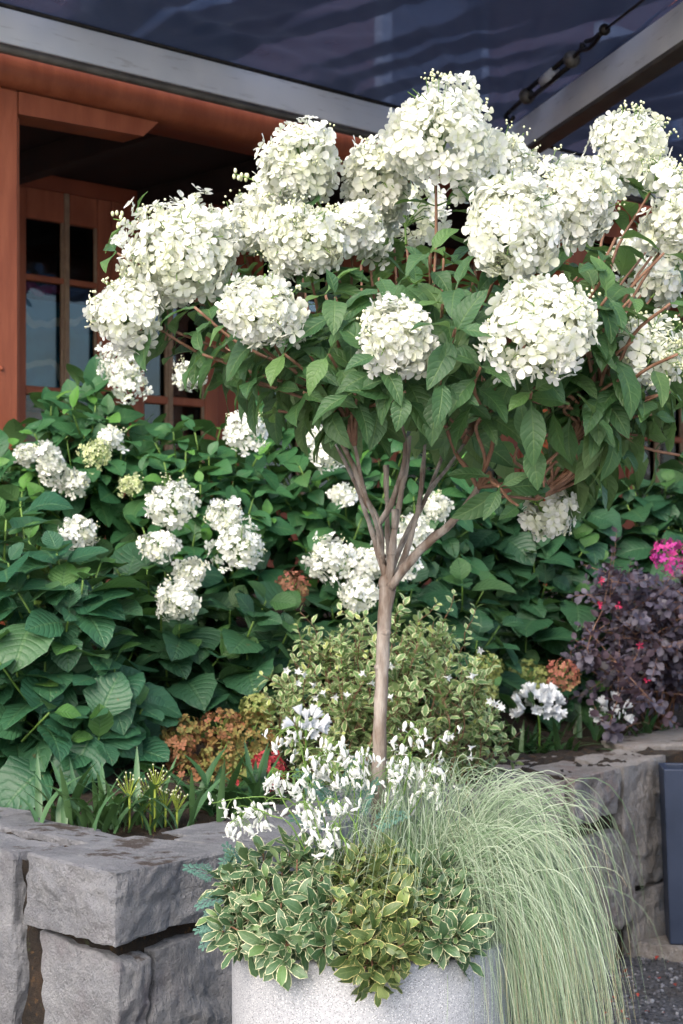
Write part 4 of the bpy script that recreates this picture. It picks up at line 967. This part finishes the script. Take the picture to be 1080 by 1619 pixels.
# big-leaved mophead hydrangeas
def mop_petals(name, a, b, c): return petal_mat(name, a, b, c, transl=.15)
OLIVE = mop_petals('faded_olive_floret', (.165, .175, .05), (.27, .15, .06), (.13, .17, .05)); LIME = mop_petals('green_floret', (.19, .25, .07), (.28, .27, .10), (.22, .28, .08))
ROSE = mop_petals('rose_red_floret', (.42, .035, .055), (.52, .09, .09), (.25, .04, .05)); MAG = mop_petals('magenta_floret', (.52, .04, .22), (.40, .05, .30), (.40, .05, .2)); DUSK = mop_petals('dusky_pink_floret', (.38, .12, .10), (.30, .22, .10), (.3, .12, .1))
def fm(m): return [joined('floret', [(t, None, .1*k, 0)], [m]) for k, t in enumerate(FLOR)]
OL_ME, LI_ME, RO_ME, MA_ME, DU_ME = fm(OLIVE), fm(LIME), fm(ROSE), fm(MAG), fm(DUSK)
GM = 'broad-leaved mophead hydrangeas'
shrub('mophead_hydrangea_shrub', 'broad-leaved dark green hydrangea shrub without flowers overhanging the wall beside strappy clump', 'shrub', [(-80, 840), (40, 800), (160, 900), (190, 1000), (230, 1080), (250, 1180), (150, 1250), (-80, 1260)], 46, 4.45, .32, 70, .165, MOP_T, MOP_ME, MOP_L, 111, group=GM, back=.5, nodes=3)
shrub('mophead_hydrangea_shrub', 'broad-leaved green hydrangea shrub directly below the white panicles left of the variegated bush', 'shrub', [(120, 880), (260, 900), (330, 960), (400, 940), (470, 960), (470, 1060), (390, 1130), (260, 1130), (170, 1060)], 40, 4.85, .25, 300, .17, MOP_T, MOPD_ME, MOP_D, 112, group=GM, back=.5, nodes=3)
r1, q = shrub('mophead_hydrangea_shrub', 'low hydrangea shrub carrying faded olive brown flower heads above the wall', 'shrub', [(240, 1110), (330, 1090), (440, 1080), (470, 1150), (440, 1215), (330, 1220), (260, 1200)], 18, 4.75, .15, 360, .14, MOP_T, MOPD_ME, MOP_D, 113, group=GM, back=.6, nodes=3)
bush_heads(r1, q, [(285, 1160, 30, 26, 4.42), (345, 1155, 36, 24, 4.44), (400, 1158, 40, 24, 4.44), (282, 1188, 24, 28, 4.38), (350, 1200, 34, 30, 4.36), (300, 1225, 40, 24, 4.36), (385, 1215, 28, 26, 4.38), (405, 1120, 24, 22, 4.5), (335, 1235, 22, 18, 4.32)][0::2], n=95, rad=.0135, mat=OLIVE, meshes=OL_ME, buds=0)
RUSS = mop_petals('faded_russet_floret', (.27, .10, .06), (.20, .17, .05), (.2, .09, .05)); RU_ME = fm(RUSS)
bush_heads(r1, q, [(345, 1152, 34, 24, 4.44), (282, 1188, 24, 28, 4.36), (300, 1226, 36, 24, 4.34)], n=95, rad=.0135, mat=RUSS, meshes=RU_ME, buds=0)
bush_heads(r1, q, [(385, 1213, 28, 26, 4.36), (405, 1120, 24, 22, 4.5)], n=95, rad=.013, mat=LIME, meshes=LI_ME, buds=0)
bush_heads(r1, q, [(424, 1216, 26, 26, 4.30), (380, 1255, 16, 14, 4.3)], n=95, rad=.0125, mat=ROSE, meshes=RO_ME, buds=0)
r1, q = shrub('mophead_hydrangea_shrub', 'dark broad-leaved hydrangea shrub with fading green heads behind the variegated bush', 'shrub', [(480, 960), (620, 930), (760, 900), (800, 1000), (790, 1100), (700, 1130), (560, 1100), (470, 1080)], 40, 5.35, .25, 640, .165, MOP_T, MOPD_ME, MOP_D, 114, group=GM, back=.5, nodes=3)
bush_heads(r1, q, [(766, 1055, 24, 22, 4.98), (395, 1030, 24, 20, 4.9), (435, 1018, 20, 14, 4.92), (765, 1095, 20, 20, 4.96)], n=90, rad=.013, mat=LIME, meshes=LI_ME, buds=0)
bush_heads(r1, q, [(462, 928, 24, 24, 5.0)], n=90, rad=.013, mat=DUSK, meshes=DU_ME, buds=0)
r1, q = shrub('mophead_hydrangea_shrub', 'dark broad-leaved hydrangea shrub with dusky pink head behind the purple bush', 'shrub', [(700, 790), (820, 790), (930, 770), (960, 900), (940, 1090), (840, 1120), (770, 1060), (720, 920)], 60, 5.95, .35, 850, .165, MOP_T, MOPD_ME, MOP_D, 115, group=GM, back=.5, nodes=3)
bush_heads(r1, q, [(835, 1068, 28, 24, 5.42)], n=100, rad=.013, mat=LIME, meshes=LI_ME, buds=0)
bush_heads(r1, q, [(890, 1066, 24, 22, 5.4)], n=90, rad=.013, mat=DUSK, meshes=DU_ME, buds=0)
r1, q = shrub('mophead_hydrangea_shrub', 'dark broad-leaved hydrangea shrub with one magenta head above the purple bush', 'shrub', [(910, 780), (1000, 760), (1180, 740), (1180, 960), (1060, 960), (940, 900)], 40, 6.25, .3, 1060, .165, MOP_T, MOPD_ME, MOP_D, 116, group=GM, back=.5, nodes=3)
bush_heads(r1, q, [(1064, 880, 30, 26, 5.75)], n=110, rad=.014, mat=MAG, meshes=MA_ME, buds=0)

# ------------------------------------------------------------------ small-leaved shrubs: many thin twigs with leaf pairs
SM_T = [leafT(.5+.06*k, .3, .2, .02, peak=.42, pet=.06, rows=4, seed=60+k, tipp=.8) for k in range(3)]
AB_L = leaf_mat('variegated_abelia_leaf', (.14, .27, .095), (.24, .38, .14), (.24, .36, .14), (.26, .34, .15), rough=.5, transl=.3, nv=4, margin=(.62, .66, .38), mw=.55, bump=.15, young=(.36, .42, .10))
LO_L = leaf_mat('purple_leaf', (.042, .038, .060), (.095, .088, .122), (.11, .085, .11), (.12, .085, .11), rough=.45, transl=.12, tcol=(.2, .04, .08), nv=5, bump=.25)
AB_ME = leaf_meshes('leaf', SM_T, AB_L); LO_T = [leafT(.70+.05*k, .2, .2, .02, peak=.48, pet=.06, rows=4, seed=70+k, tipp=.55) for k in range(3)]; LO_ME = leaf_meshes('leaf', LO_T, LO_L)
ab, q = None, random.Random(7)
def twiggy(name, label, poly, n, depth, bulge, base, L, inter, tpls, mes, mat, seed, stemmat, out, tw=.16, sub=2, droop=.1, two_rank=False, maxp=300, bzoff=0):
    r = random.Random(seed); xs = [p[0] for p in poly]; ys = [p[1] for p in poly]; cx, cy = (min(xs)+max(xs))/2, (min(ys)+max(ys))/2; hx, hy = (max(xs)-min(xs))/2, (max(ys)-min(ys))/2
    root = thing(name, label, 'shrub', base); lv, st = [], []
    tipl = [(x, y, 0) for x, y in poisson(poly, n, r)]+[(x, y, 1) for x, y in poisson(poly, n//3, r)]
    for x, y, bk in tipl:
        e = min(1, math.hypot((x-cx)/hx*.85, (y-cy)/hy*.85)); d = depth-bulge*math.sqrt(1-e*e)+r.uniform(-.05, .05) if not bk else depth+r.uniform(0, .25)
        p = W(x, y, d); a = (V((x-cx)/hx*out[0], -.3 if not bk else .3, -(y-cy)/hy*.6+out[1])+V(r.gauss(0, .3), r.gauss(0, .3), r.gauss(0, .25))).normalized()
        b = Vector(base)+V(r.gauss(0, .03), r.gauss(0, .03), 0); Lg = (p-b).length; qd = p-a*min(tw, Lg*.5)
        pts = smooth_pts([b, b.lerp(qd, .55)+UP*.04, qd, p], 20); st.append((tube(pts, [.0035, .0022, .0010], 4, 12), None, 0, 0))
        segs = [pts[-max(4, int(20*min(.8, tw*1.3/Lg))):]]
        for _ in range(sub):
            k = r.randrange(len(segs[0])-2); o = segs[0][k]; dd = (a+V(r.gauss(0, .6), r.gauss(0, .5), r.gauss(0, .4))).normalized(); l = tw*r.uniform(.35, .7)
            sp = smooth_pts([o, o+dd*l*.5, o+dd*l+UP*l*.1], 6); segs.append(sp); st.append((tube(sp, [.0014, .0008], 3, 4, cap=False), None, 0, 0))
        for sg in segs:
            Ls = sum((sg[i+1]-sg[i]).length for i in range(len(sg)-1)); nn = max(2, int(Ls/inter))
            whorl_leaves(lv, sg, nn, L, r, len(tpls), out_ang=(.3, .8), droop=droop, start=0, shrink=.7, roll=.4)
    for k in range(0, len(st), 12): part('stem', st[k:k+12], [stemmat], root)
    place_leaves(root, lv, mes, tpls, mat, maxp); return root, r
ABP = [(440, 1075), (480, 1010), (560, 985), (660, 985), (730, 990), (755, 1040), (790, 1120), (800, 1180), (740, 1200), (600, 1230), (470, 1200), (430, 1130)]
ab, q = twiggy('variegated_abelia', 'small-leaved cream and green variegated shrub with tiny white flowers behind the trunk', ABP, 120, 4.55, .28, (.12, 4.62, bed_z(.12, 4.62)-.01), .034, .019, SM_T, AB_ME, AB_L, 201, TWIG, (.5, .8), tw=.14, sub=3)
for sx, sy, ex, ey in ((500, 1000, 475, 968), (700, 985, 718, 940), (735, 1000, 752, 962), (560, 985, 540, 965), (625, 975, 640, 950), (450, 1090, 415, 1068), (440, 1140, 420, 1095), (660, 985, 690, 955)):
    pts = smooth_pts([W(sx, sy+30, 4.45), W(sx, sy, 4.4), W((sx+ex)/2+3, (sy+ey)/2, 4.38), W(ex, ey, 4.36)], 8); lv = []
    whorl_leaves(lv, pts, 5, .034, q, 3, out_ang=(.3, .7), droop=.1, start=0, shrink=.7)
    part('shoot', [(tube(pts, [.0016, .0009], 4, 6), None, 0, 0)]+[(SM_T[k], M, t, 1, y) for k, M, s, t, y in lv], [TWIG, AB_L], ab)
def trumpetT():
    v, f, uv = [], [], []
    for i, (r_, z) in enumerate(((.05, 0), (.10, .5), (.28, .8))):
        for j in range(5): a = j*1.2566; v.append((r_*math.cos(a), z, r_*math.sin(a))); uv.append((j/5, z))
    for i in range(2):
        for j in range(5): f.append((i*5+j, i*5+(j+1) % 5, i*5+5+(j+1) % 5, i*5+5+j))
    for j in range(5):
        a = (j+.5)*1.2566; v.append((.55*math.cos(a), .95, .55*math.sin(a))); uv.append((.5, 1)); f.append((10+j, 10+(j+1) % 5, 15+j))
    return T(v, f, uv)
TRUM = trumpetT(); TRUM_ME = joined('flower', [(TRUM, None, 0, 0)], [PET_C])
for x, y, n in ((480, 1065, 5), (520, 1100, 4), (745, 1082, 2), (770, 1110, 2), (757, 1020, 1), (790, 1125, 3), (560, 1080, 2), (700, 1150, 2), (640, 1110, 1), (755, 1185, 2), (600, 1045, 1), (690, 1075, 1)):
    for _ in range(n):
        p = W(x+q.gauss(0, 12), y+q.gauss(0, 9), 4.2+q.uniform(-.03, .05)); inst_part('flower', TRUM_ME, frame(p, (q.gauss(0, .7), -.5, q.gauss(-.2, .6)), UP, .021), ab)
LOP = [(880, 905), (930, 890), (1000, 910), (1080, 895), (1180, 880), (1200, 1100), (1060, 1120), (960, 1110), (930, 1090), (990, 1040), (920, 1000), (890, 960)]
lo, q = twiggy('purple_loropetalum', 'small-leaved dark purple shrub with sparse pink blooms above the wall', LOP, 36, 5.55, .25, (1.12, 5.85, bed_z(1.12, 5.85)-.01), .036, .024, LO_T, LO_ME, LO_L, 202, TWIG, (.9, .05), tw=.32, sub=3, droop=.15)
PK = petal_mat('hot_pink_petal', (.55, .04, .12), (.6, .08, .17))
for x, y in ((950, 918), (947, 957), (978, 957), (1022, 1076), (1012, 1020)):
    part('bloom', [(petalT(.3, .5, k), frame(W(x, y, 5.2), (q.gauss(0, 1), -.5, q.gauss(0, 1)), (q.gauss(0, 1), -1, q.gauss(0, 1)), .015), 0, 0) for k in range(9)], [PK], lo)

# ------------------------------------------------------------------ strappy agapanthus clumps
def strapT(bend, width=.055, seed=0):
    v, uv, f = [], [], []; n = 7
    for i in range(n+1):
        t = i/n; hw = width/2*(1-t**3)*(.6+.4*min(1, t*4)); y = t*(1-.30*bend*t); z = .10*bend*t-bend*t**2.4*.9
        for uu in (-1, 0, 1): v.append((uu*hw+.05*math.sin(seed)*t*t, y, z+.25*abs(uu)*hw)); uv.append((uu*.5+.5, t))
    for i in range(n):
        for j in range(2): a = i*3+j; f.append((a, a+1, a+4, a+3))
    return T(v, f, uv)
STR_T = [strapT(.1+.16*k, .095+.012*(k % 3), k) for k in range(5)]
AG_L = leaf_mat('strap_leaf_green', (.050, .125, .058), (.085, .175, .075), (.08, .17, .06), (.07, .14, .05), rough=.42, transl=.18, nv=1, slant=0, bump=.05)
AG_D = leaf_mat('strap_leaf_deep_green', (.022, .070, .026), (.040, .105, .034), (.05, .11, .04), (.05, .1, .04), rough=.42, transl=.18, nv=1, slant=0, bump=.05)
STR_ME = leaf_meshes('leaf', STR_T, AG_L); STRD_ME = leaf_meshes('leaf', STR_T, AG_D)
def strap_clump(label, px, py, d, n, L, seed, mes, mat, spread=1.0, up=1.0, wide=.05, cat='agapanthus'):
    r = random.Random(seed); b = W(px, py, d); b.z = bed_z(b.x, b.y)-.005; root = thing('agapanthus', label, cat, b, 'strappy agapanthus clumps'); lv = []
    for k in range(n):
        a = r.uniform(0, 6.28); s = L*r.uniform(.65, 1.1); p = b+V(r.gauss(0, wide), r.gauss(0, wide*.6), 0)
        dr = V(math.cos(a)*spread*r.uniform(.2, 1), math.sin(a)*spread*r.uniform(.2, 1)-.1, up*r.uniform(.8, 1.2)).normalized()
        lv.append((r.randrange(5), frame(p, dr, UP*.4-dr*0+V(-dr.x, -dr.y, .6), s), s, r.random(), 0.0))
    place_leaves(root, lv, mes, STR_T, mat, 120); return root, r, b
UM = petal_mat('white_umbel_petal', (.80, .83, .86), (.74, .78, .80), transl=.25)
LILY = merge([(petalT(.34, .55, 90+k), Matrix.Rotation(k*1.0472, 4, 'Z')@Matrix.Rotation(.95, 4, 'X')) for k in range(6)])
LILY_ME = joined('flower', [(LILY, None, .2, 0)], [UM])
def umbel(root, r, b, px, py, d, R, n, s=.026, mat=UM, buds=6):
    c = W(px, py, d); part('flower_stalk', [(tube([b, b.lerp(c, .5)+V(r.gauss(0, .01), 0, .02), c], [.0036, .003], 6, 8), None, 0, 0)]+[(tube([c, c+V(0, 0, .004)], .004, 6, 1), None, 0, 0)], [GSTEM], root)
    for k in range(n):
        z = r.uniform(-.25, 1); a = r.uniform(0, 6.28); q_ = math.sqrt(1-z*z); dd = V(q_*math.cos(a), q_*math.sin(a), z)
        e = c+dd*R*r.uniform(.55, .75)
        part('pedicel', [(tube([c, e], .0010, 3, 1, cap=False), None, 0, 0)], [GSTEM], root) if k % 3 == 0 else None
        inst_part('flower', LILY_ME, frame(e, dd.orthogonal(), dd, s), root)
    part('bud', [(ball(1, 5, 4, (.5, .5, 1.4)), Matrix.Translation(c+V(r.gauss(0, R*.5), r.gauss(0, R*.5), r.uniform(-.01, R*.6)))@Matrix.Diagonal((.006, .006, .006, 1)), .2, 0) for _ in range(buds)], [UM], root)
rA, r, b = strap_clump('pale strappy clump with budding seed heads growing behind the corner stone', 190, 1300, 3.80, 78, .19, 301, STR_ME, AG_L, spread=.8, wide=.10)
for px, py in ((205, 1240), (238, 1245), (262, 1255), (190, 1275), (245, 1225), (225, 1268), (280, 1262)):
    c = W(px, py+22, 3.80+r.uniform(-.05, .05)); ins = [(tube([V(c.x, c.y, b.z), c], .0028, 5, 3), None, 0, 0)]
    for k in range(13):
        dd = V(r.gauss(0, .45), r.gauss(0, .45), 1).normalized(); e = c+dd*r.uniform(.035, .06); ins.append((tube([c, e], .0011, 3, 1, cap=False), None, 0, 0)); ins.append((BUD, Matrix.Translation(e)@Matrix.Diagonal((.0022, .0022, .0022, 1)), .5, 1))
    part('seed_head', ins, [petal_mat('lime_pedicel', (.33, .42, .07), (.35, .45, .08)), BUDM], rA)
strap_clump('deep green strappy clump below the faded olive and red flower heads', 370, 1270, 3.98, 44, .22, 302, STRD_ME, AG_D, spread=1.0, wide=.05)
rA, r, b = strap_clump('strappy clump with a white umbel in front of the variegated shrub', 480, 1290, 4.12, 18, .17, 303, STR_ME, AG_L, spread=.8, wide=.04)
umbel(rA, r, b, 484, 1152, 4.0, .05, 15, .030)
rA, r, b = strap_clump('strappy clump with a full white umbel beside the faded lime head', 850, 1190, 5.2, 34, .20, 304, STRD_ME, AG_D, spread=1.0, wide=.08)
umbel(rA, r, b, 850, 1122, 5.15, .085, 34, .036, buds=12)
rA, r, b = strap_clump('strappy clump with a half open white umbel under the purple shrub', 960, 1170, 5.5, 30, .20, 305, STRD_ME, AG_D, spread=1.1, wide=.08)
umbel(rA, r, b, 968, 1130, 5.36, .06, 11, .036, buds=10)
strap_clump('low grassy strappy clump along the back edge of the wall under the purple shrub', 1050, 1150, 5.72, 46, .17, 306, STR_ME, AG_L, spread=1.2, wide=.12)
strap_clump('sparse strappy clump tucked between the variegated shrub and the wall top', 790, 1185, 5.2, 24, .15, 307, STRD_ME, AG_D, spread=1.0, wide=.05)

# ------------------------------------------------------------------ plants in the pot
PIT_T = [leafT(.31+.045*(k % 3), .3, .02+.14*k, .045, peak=.64, pet=.10, rows=6, seed=80+k, tipp=.55) for k in range(5)]
PIT_L = leaf_mat('variegated_pittosporum_leaf', (.048, .108, .048), (.085, .155, .072), (.16, .25, .12), (.15, .22, .11), rough=.40, transl=.16, nv=5, margin=(.64, .64, .40), mw=.78, bump=.12, young=(.12, .21, .075))
PIT_Y = leaf_mat('yellow_edged_pittosporum_leaf', (.062, .105, .034), (.10, .15, .048), (.20, .25, .09), (.19, .23, .09), rough=.40, transl=.18, nv=5, margin=(.58, .54, .22), mw=.80, bump=.12, young=(.19, .26, .075))
PIT_ME = leaf_meshes('leaf', PIT_T, PIT_L); PITY_ME = leaf_meshes('leaf', PIT_T, PIT_Y)
def pittosporum(label, poly, n, base, seed, mes, mat, dfun, L=.052, nl=11, over=()):
    r = random.Random(seed); root = thing('variegated_pittosporum', label, 'shrub', base, 'variegated shrubs in the pot'); lv, st = [], []
    pts_ = [(x, y) for x, y in poisson(poly, n, r)]+list(over)
    cx = sum(p[0] for p in poly)/len(poly); cy = sum(p[1] for p in poly)/len(poly)
    for x, y in pts_:
        p = W(x, y, dfun(x, y)+r.uniform(-.015, .015)); a = V((x-cx)/230+r.gauss(0, .18), -.45+r.gauss(0, .25), .85-(y-1400)/120+r.gauss(0, .15)); a.z = max(-.75, a.z); a.normalize()
        b = Vector(base)+V(r.gauss(0, .02), r.gauss(0, .02), 0); q_ = p-a*.05; q_.z = max(q_.z, PZ+.012 if q_.y > PY-.25 else q_.z)
        pp = smooth_pts([b, b.lerp(q_, .6)+UP*.03, q_, p], 12); st.append((tube(pp, [.0035, .0024, .0015], 5, 8), None, 0, 0))
        e1 = a.orthogonal().normalized(); e2 = a.cross(e1); ph = r.uniform(0, 6.28)
        for k in range(nl+3):
            t = k/(nl+2); an = ph+k*2.4; al = .0+1.25*t**1.3+r.uniform(-.15, .15); pr = e1*math.cos(an)+e2*math.sin(an)
            o = p-a*(.040*(1-t)); dr = pr*math.cos(al)+a*math.sin(al)-UP*.08; s = L*r.uniform(.68, 1.15)*(.55 if t > .85 else 1)
            lv.append((r.randrange(5), frame(o, dr, a+UP*.25+V(r.gauss(0, .3), r.gauss(0, .3), r.gauss(0, .2)), s), s, r.random(), 1.0 if t > .8 and r.random() < .5 else 0.0))
    for k in range(0, len(st), 6): part('stem', st[k:k+6], [TWIG], root)
    place_leaves(root, lv, mes, PIT_T, mat, 300); return root
def dpot(x, y):          # the plants bulge over the front of the rim
    t = min(1, max(0, (1500-y)/180)); c = ((x-586)/260)**2
    return 2.69+.20*t+.17*c
soilz = PZ-.035
pittosporum('bushy grey green shrub with thin cream leaf edges spilling over the pot rim', [(345, 1400), (400, 1345), (470, 1335), (540, 1350), (560, 1430), (530, 1490), (460, 1500), (380, 1490), (345, 1450)], 44, (-.05, 2.88, soilz), 401, PIT_ME, PIT_L, dpot, over=((352, 1472), (372, 1500), (428, 1510), (450, 1520), (515, 1500)))
pittosporum('variegated shrub with yellow edged leaves trailing down the middle of the pot', [(540, 1350), (600, 1340), (650, 1370), (660, 1440), (650, 1500), (580, 1500), (545, 1450)], 32, (.06, 2.86, soilz), 402, PITY_ME, PIT_Y, dpot, over=((600, 1525), (585, 1550), (622, 1535), (560, 1510), (640, 1515), (600, 1562), (575, 1535)))
pittosporum('variegated shrub with cream edged leaves beneath the fountain of thin grass', [(650, 1350), (700, 1370), (745, 1420), (755, 1480), (700, 1500), (660, 1480)], 26, (.14, 2.86, soilz), 403, PIT_ME, PIT_L, dpot, over=((745, 1500), (720, 1495)))

# thin silvery sedge
def blade(P, w0, rnd, n=9):
    pts = smooth_pts(P, n); v, uv, f = [], [], []
    for i, p in enumerate(pts):
        t = i/n; d = (pts[min(i+1, n)]-pts[max(i-1, 0)]).normalized(); s = d.cross(V(rnd, -1, .3)).normalized()*w0/2*(1-t**2.5*.85)
        v += [tuple(p-s), tuple(p+s)]; uv += [(0, t), (1, t)]
    for i in range(n): a = i*2; f.append((a, a+1, a+3, a+2))
    return T(v, f, uv)
def grass_mat():
    m, nt, p, o = newmat('silvery_sedge'); t = nd(nt, 'ShaderNodeAttribute', attribute_name='tint').outputs['Fac']
    v = nd(nt, 'ShaderNodeSeparateXYZ', {0: nd(nt, 'ShaderNodeTexCoord').outputs['UV']}).outputs[1]
    col = mixc(nt, t, (.11, .20, .09), (.43, .51, .38)); col = mixc(nt, mth(nt, 'MULTIPLY', ramp(nt, v, .3, 0.0), .6), col, (.08, .17, .035)); col = mixc(nt, mth(nt, 'MULTIPLY', ramp(nt, v, .78, 1.0), mth(nt, 'GREATER_THAN', t, .55)), col, (.42, .35, .19))
    setp(p, nt, Base_Color=col, Roughness=.45)
    tl_ = nd(nt, 'ShaderNodeBsdfTranslucent', {'Color': col}); mx = nd(nt, 'ShaderNodeMixShader', {0: .3, 1: p.outputs[0], 2: tl_.outputs[0]}); nt.links.new(mx.outputs[0], o.inputs[0]); return m
SEDGE = grass_mat(); rs = random.Random(9)
GB = V(.135, 2.95, soilz)
sedge = thing('sedge_grass', 'fountain of fine silvery green grass blades cascading over the pot side', 'grass', GB)
bl = []
def sedge_blade(az, out, h, below, w0=.0016):
    """an arc that leaves the crown steeply, peaks at h and ends below the crown by the given drop"""
    b = GB+V(rs.gauss(0, .034), rs.gauss(0, .028), 0); d = V(math.cos(az), math.sin(az), 0); side = V(-d.y, d.x, 0)
    below = max(below, -.85*h); tp_ = 1/(1+math.sqrt(1+below/h)); sw = rs.gauss(0, .022); wv = rs.gauss(0, .010); ph = rs.uniform(0, 6.28); P = []
    for i in range(8):
        t = i/7; P.append(b+d*out*(1-(1-t)**1.5)+UP*h*(1-((t-tp_)/tp_)**2)+side*(sw*t*t*3+wv*math.sin(t*5+ph)*t))
    return (blade(P, w0*rs.uniform(.7, 1.25), rs.uniform(-.4, .4), 12), None, min(1, max(0, rs.gauss(.5, .38))), 0)
for _ in range(1250):        # the cascade over the right side of the pot
    az = math.radians(-12+rs.gauss(0, 15)); out = .15+.20*rs.random(); bl.append(sedge_blade(az, out, rs.uniform(.10, .25), rs.uniform(.0, .40), .0012))
for _ in range(260):        # upright and loosely fanned blades
    az = rs.uniform(-math.pi, math.pi); bl.append(sedge_blade(az, rs.uniform(.04, .16), rs.uniform(.22, .36), rs.uniform(-.3, -.12), .0012))
for _ in range(130):        # wisps over the shrubs to the left and front
    az = math.radians(rs.uniform(-175, -70)); bl.append(sedge_blade(az, rs.uniform(.08, .22), rs.uniform(.16, .30), rs.uniform(-.15, .08), .0011))
for _ in range(300):        # right, level arching
    az = math.radians(rs.uniform(-35, 25)); bl.append(sedge_blade(az, rs.uniform(.16, .36), rs.uniform(.18, .33), rs.uniform(-.20, .08), .0012))
rs.shuffle(bl)
part('blades', bl, [SEDGE], sedge, kind='stuff')

# white bleeding heart: arching sprays of hanging flowers, ferny blue-green leaves
def heartT():
    v, f, uv = [], [], []; pr = ((.03, .12), (.17, -.10), (.21, -.34), (.12, -.70), (.09, -.92))
    for r_, z in pr:
        for j in range(6): a = j*1.0472; v.append((r_*math.cos(a)*1.25, r_*math.sin(a)*.7, z)); uv.append((j/6, .6))
    for i in range(len(pr)-1):
        for j in range(6): f.append((i*6+j, i*6+6+j, i*6+6+(j+1) % 6, i*6+(j+1) % 6))
    k = len(v)
    for s in (-1, 1):
        b = len(v); v += [(s*.08, .10, -.80), (s*.08, -.10, -.80), (s*.46, -.10, -.92), (s*.50, .10, -.90), (s*.60, 0, -.74)]; uv += [(.5, .8)]*5
        f += [(b, b+1, b+2, b+3), (b+3, b+2, b+4)]
    return T(v, f, uv)
HEART = heartT(); BH = petal_mat('bleeding_heart_white', (.82, .84, .82), (.80, .82, .74), transl=.3); HEART_ME = joined('flower', [(HEART, None, .2, 0)], [BH])
rh = random.Random(21); DB = V(.01, 2.95, soilz)
dic = thing('bleeding_heart', 'white bleeding heart with hanging flowers and ferny blue green leaves in the pot', 'flower', DB)
SPR = [([(480, 1290), (430, 1262), (380, 1262), (336, 1270)], 2.90, 5), ([(470, 1320), (430, 1290), (395, 1278), (378, 1300)], 2.86, 20), ([(480, 1320), (450, 1270), (430, 1215), (455, 1228)], 2.88, 12), ([(520, 1330), (500, 1260), (480, 1220), (450, 1232)], 2.88, 14),
       ([(510, 1340), (495, 1290), (480, 1265), (490, 1300)], 2.84, 18), ([(540, 1330), (530, 1250), (515, 1190), (500, 1200)], 2.92, 16), ([(560, 1330), (560, 1250), (540, 1175), (520, 1195)], 2.94, 18), ([(560, 1330), (570, 1260), (575, 1190), (560, 1215)], 2.90, 18),
       ([(550, 1350), (540, 1320), (530, 1300), (520, 1325)], 2.82, 12), ([(600, 1330), (630, 1240), (640, 1170), (660, 1145)], 2.94, 9), ([(610, 1330), (640, 1250), (650, 1190), (640, 1205)], 2.92, 12), ([(620, 1330), (660, 1270), (685, 1215), (700, 1235)], 2.92, 14),
       ([(500, 1320), (480, 1200), (465, 1150), (440, 1160)], 3.02, 10), ([(640, 1300), (680, 1220), (695, 1170), (715, 1160)], 3.02, 6), ([(600, 1320), (618, 1240), (620, 1200), (625, 1230)], 2.90, 10), ([(570, 1330), (545, 1280), (520, 1262), (505, 1280)], 2.86, 10)]
for P, d, n in SPR:
    pts = smooth_pts([DB+V(rh.gauss(0, .02), rh.gauss(0, .02), 0)]+[W(x, y, d) for x, y in P], 16)
    ped = []
    for k in range(int(n*1.6)):
        o_ = pts[-1-int(rh.random()**1.2*8)]; p = o_+V(rh.gauss(0, .014), rh.gauss(0, .016), rh.gauss(0, .014)-.010)
        ped.append((tube([o_, o_.lerp(p, .5)+UP*.004, p], .0006, 3, 3, cap=False), None, 0, 0))
        inst_part('flower', HEART_ME, frame(p, (rh.gauss(0, 1), rh.gauss(0, 1), rh.gauss(0, .5)), (rh.gauss(0, .6), rh.gauss(0, .6), 1), .0185*rh.uniform(.75, 1.15)), dic)
    part('flower_stem', [(tube(pts, [.0016, .0013, .0008], 5, 14), None, 0, 0)]+ped, [GSTEM], dic)
def fernT(seed):
    r = random.Random(seed); v, f, uv = [], [], []
    def lob(o, d, l, w_, z):
        s = (-d[1], d[0]); b = len(v)
        for (t, k) in ((0, .3), (.55, 1), (1, .15)):
            for sg in (-1, 1): v.append((o[0]+d[0]*l*t+s[0]*w_*k*sg, o[1]+d[1]*l*t+s[1]*w_*k*sg, z-.25*(o[1]+d[1]*l*t)**2+r.uniform(-.008, .008))); uv.append((.5, .5))
        f.extend([(b, b+1, b+3, b+2), (b+2, b+3, b+5, b+4)])
    lob((0, 0), (0, 1), .95, .010, 0)
    for i in range(5):
        y = .22+.15*i; l = .36*(1-.13*i)
        for sg in (-1, 1):
            a = math.radians(48-4*i); d = (sg*math.sin(a), math.cos(a)); lob((0, y), d, l, .022, 0)
            for t in (.4, .62, .82):
                for s2 in (-1, 1):
                    a2 = math.atan2(d[0], d[1])+s2*.75; lob((d[0]*l*t, y+d[1]*l*t), (math.sin(a2), math.cos(a2)), l*.42*(1.1-t*.5), .020, 0)
    return T(v, f, uv)
FERN_T = [fernT(k) for k in range(3)]; FERN_M = petal_mat('ferny_blue_green', (.085, .19, .155), (.12, .24, .19), transl=.2); FERN_ME = [joined('leaf', [(t, None, .3*k, 0)], [FERN_M]) for k, t in enumerate(FERN_T)]
for x, y, d, dx, dy, s in ((365, 1410, 2.92, -1, .2, .055), (352, 1390, 2.94, -1, -.6, .06), (372, 1440, 2.90, -1, .5, .06), (360, 1455, 2.9, -1, .1, .05), (348, 1430, 2.95, -.7, .9, .05), (380, 1380, 2.96, -.4, -1, .05), (545, 1300, 2.93, -.5, -1, .075), (560, 1300, 2.92, .3, -1, .075), (530, 1310, 2.93, -1, -.5, .07), (575, 1310, 2.9, 1, -.6, .07), (520, 1270, 2.98, -.6, -.8, .07), (548, 1270, 3.0, .2, -1, .07), (600, 1300, 3.02, .8, -.8, .07), (410, 1370, 2.97, -1, -.4, .06), (350, 1455, 2.93, -.8, .8, .05)):
    inst_part('leaf', FERN_ME[rh.randrange(3)], frame(W(x, y, d), (dx, -.4, -dy), (rh.gauss(0, .2), -.6, .8), s*1.25), dic)
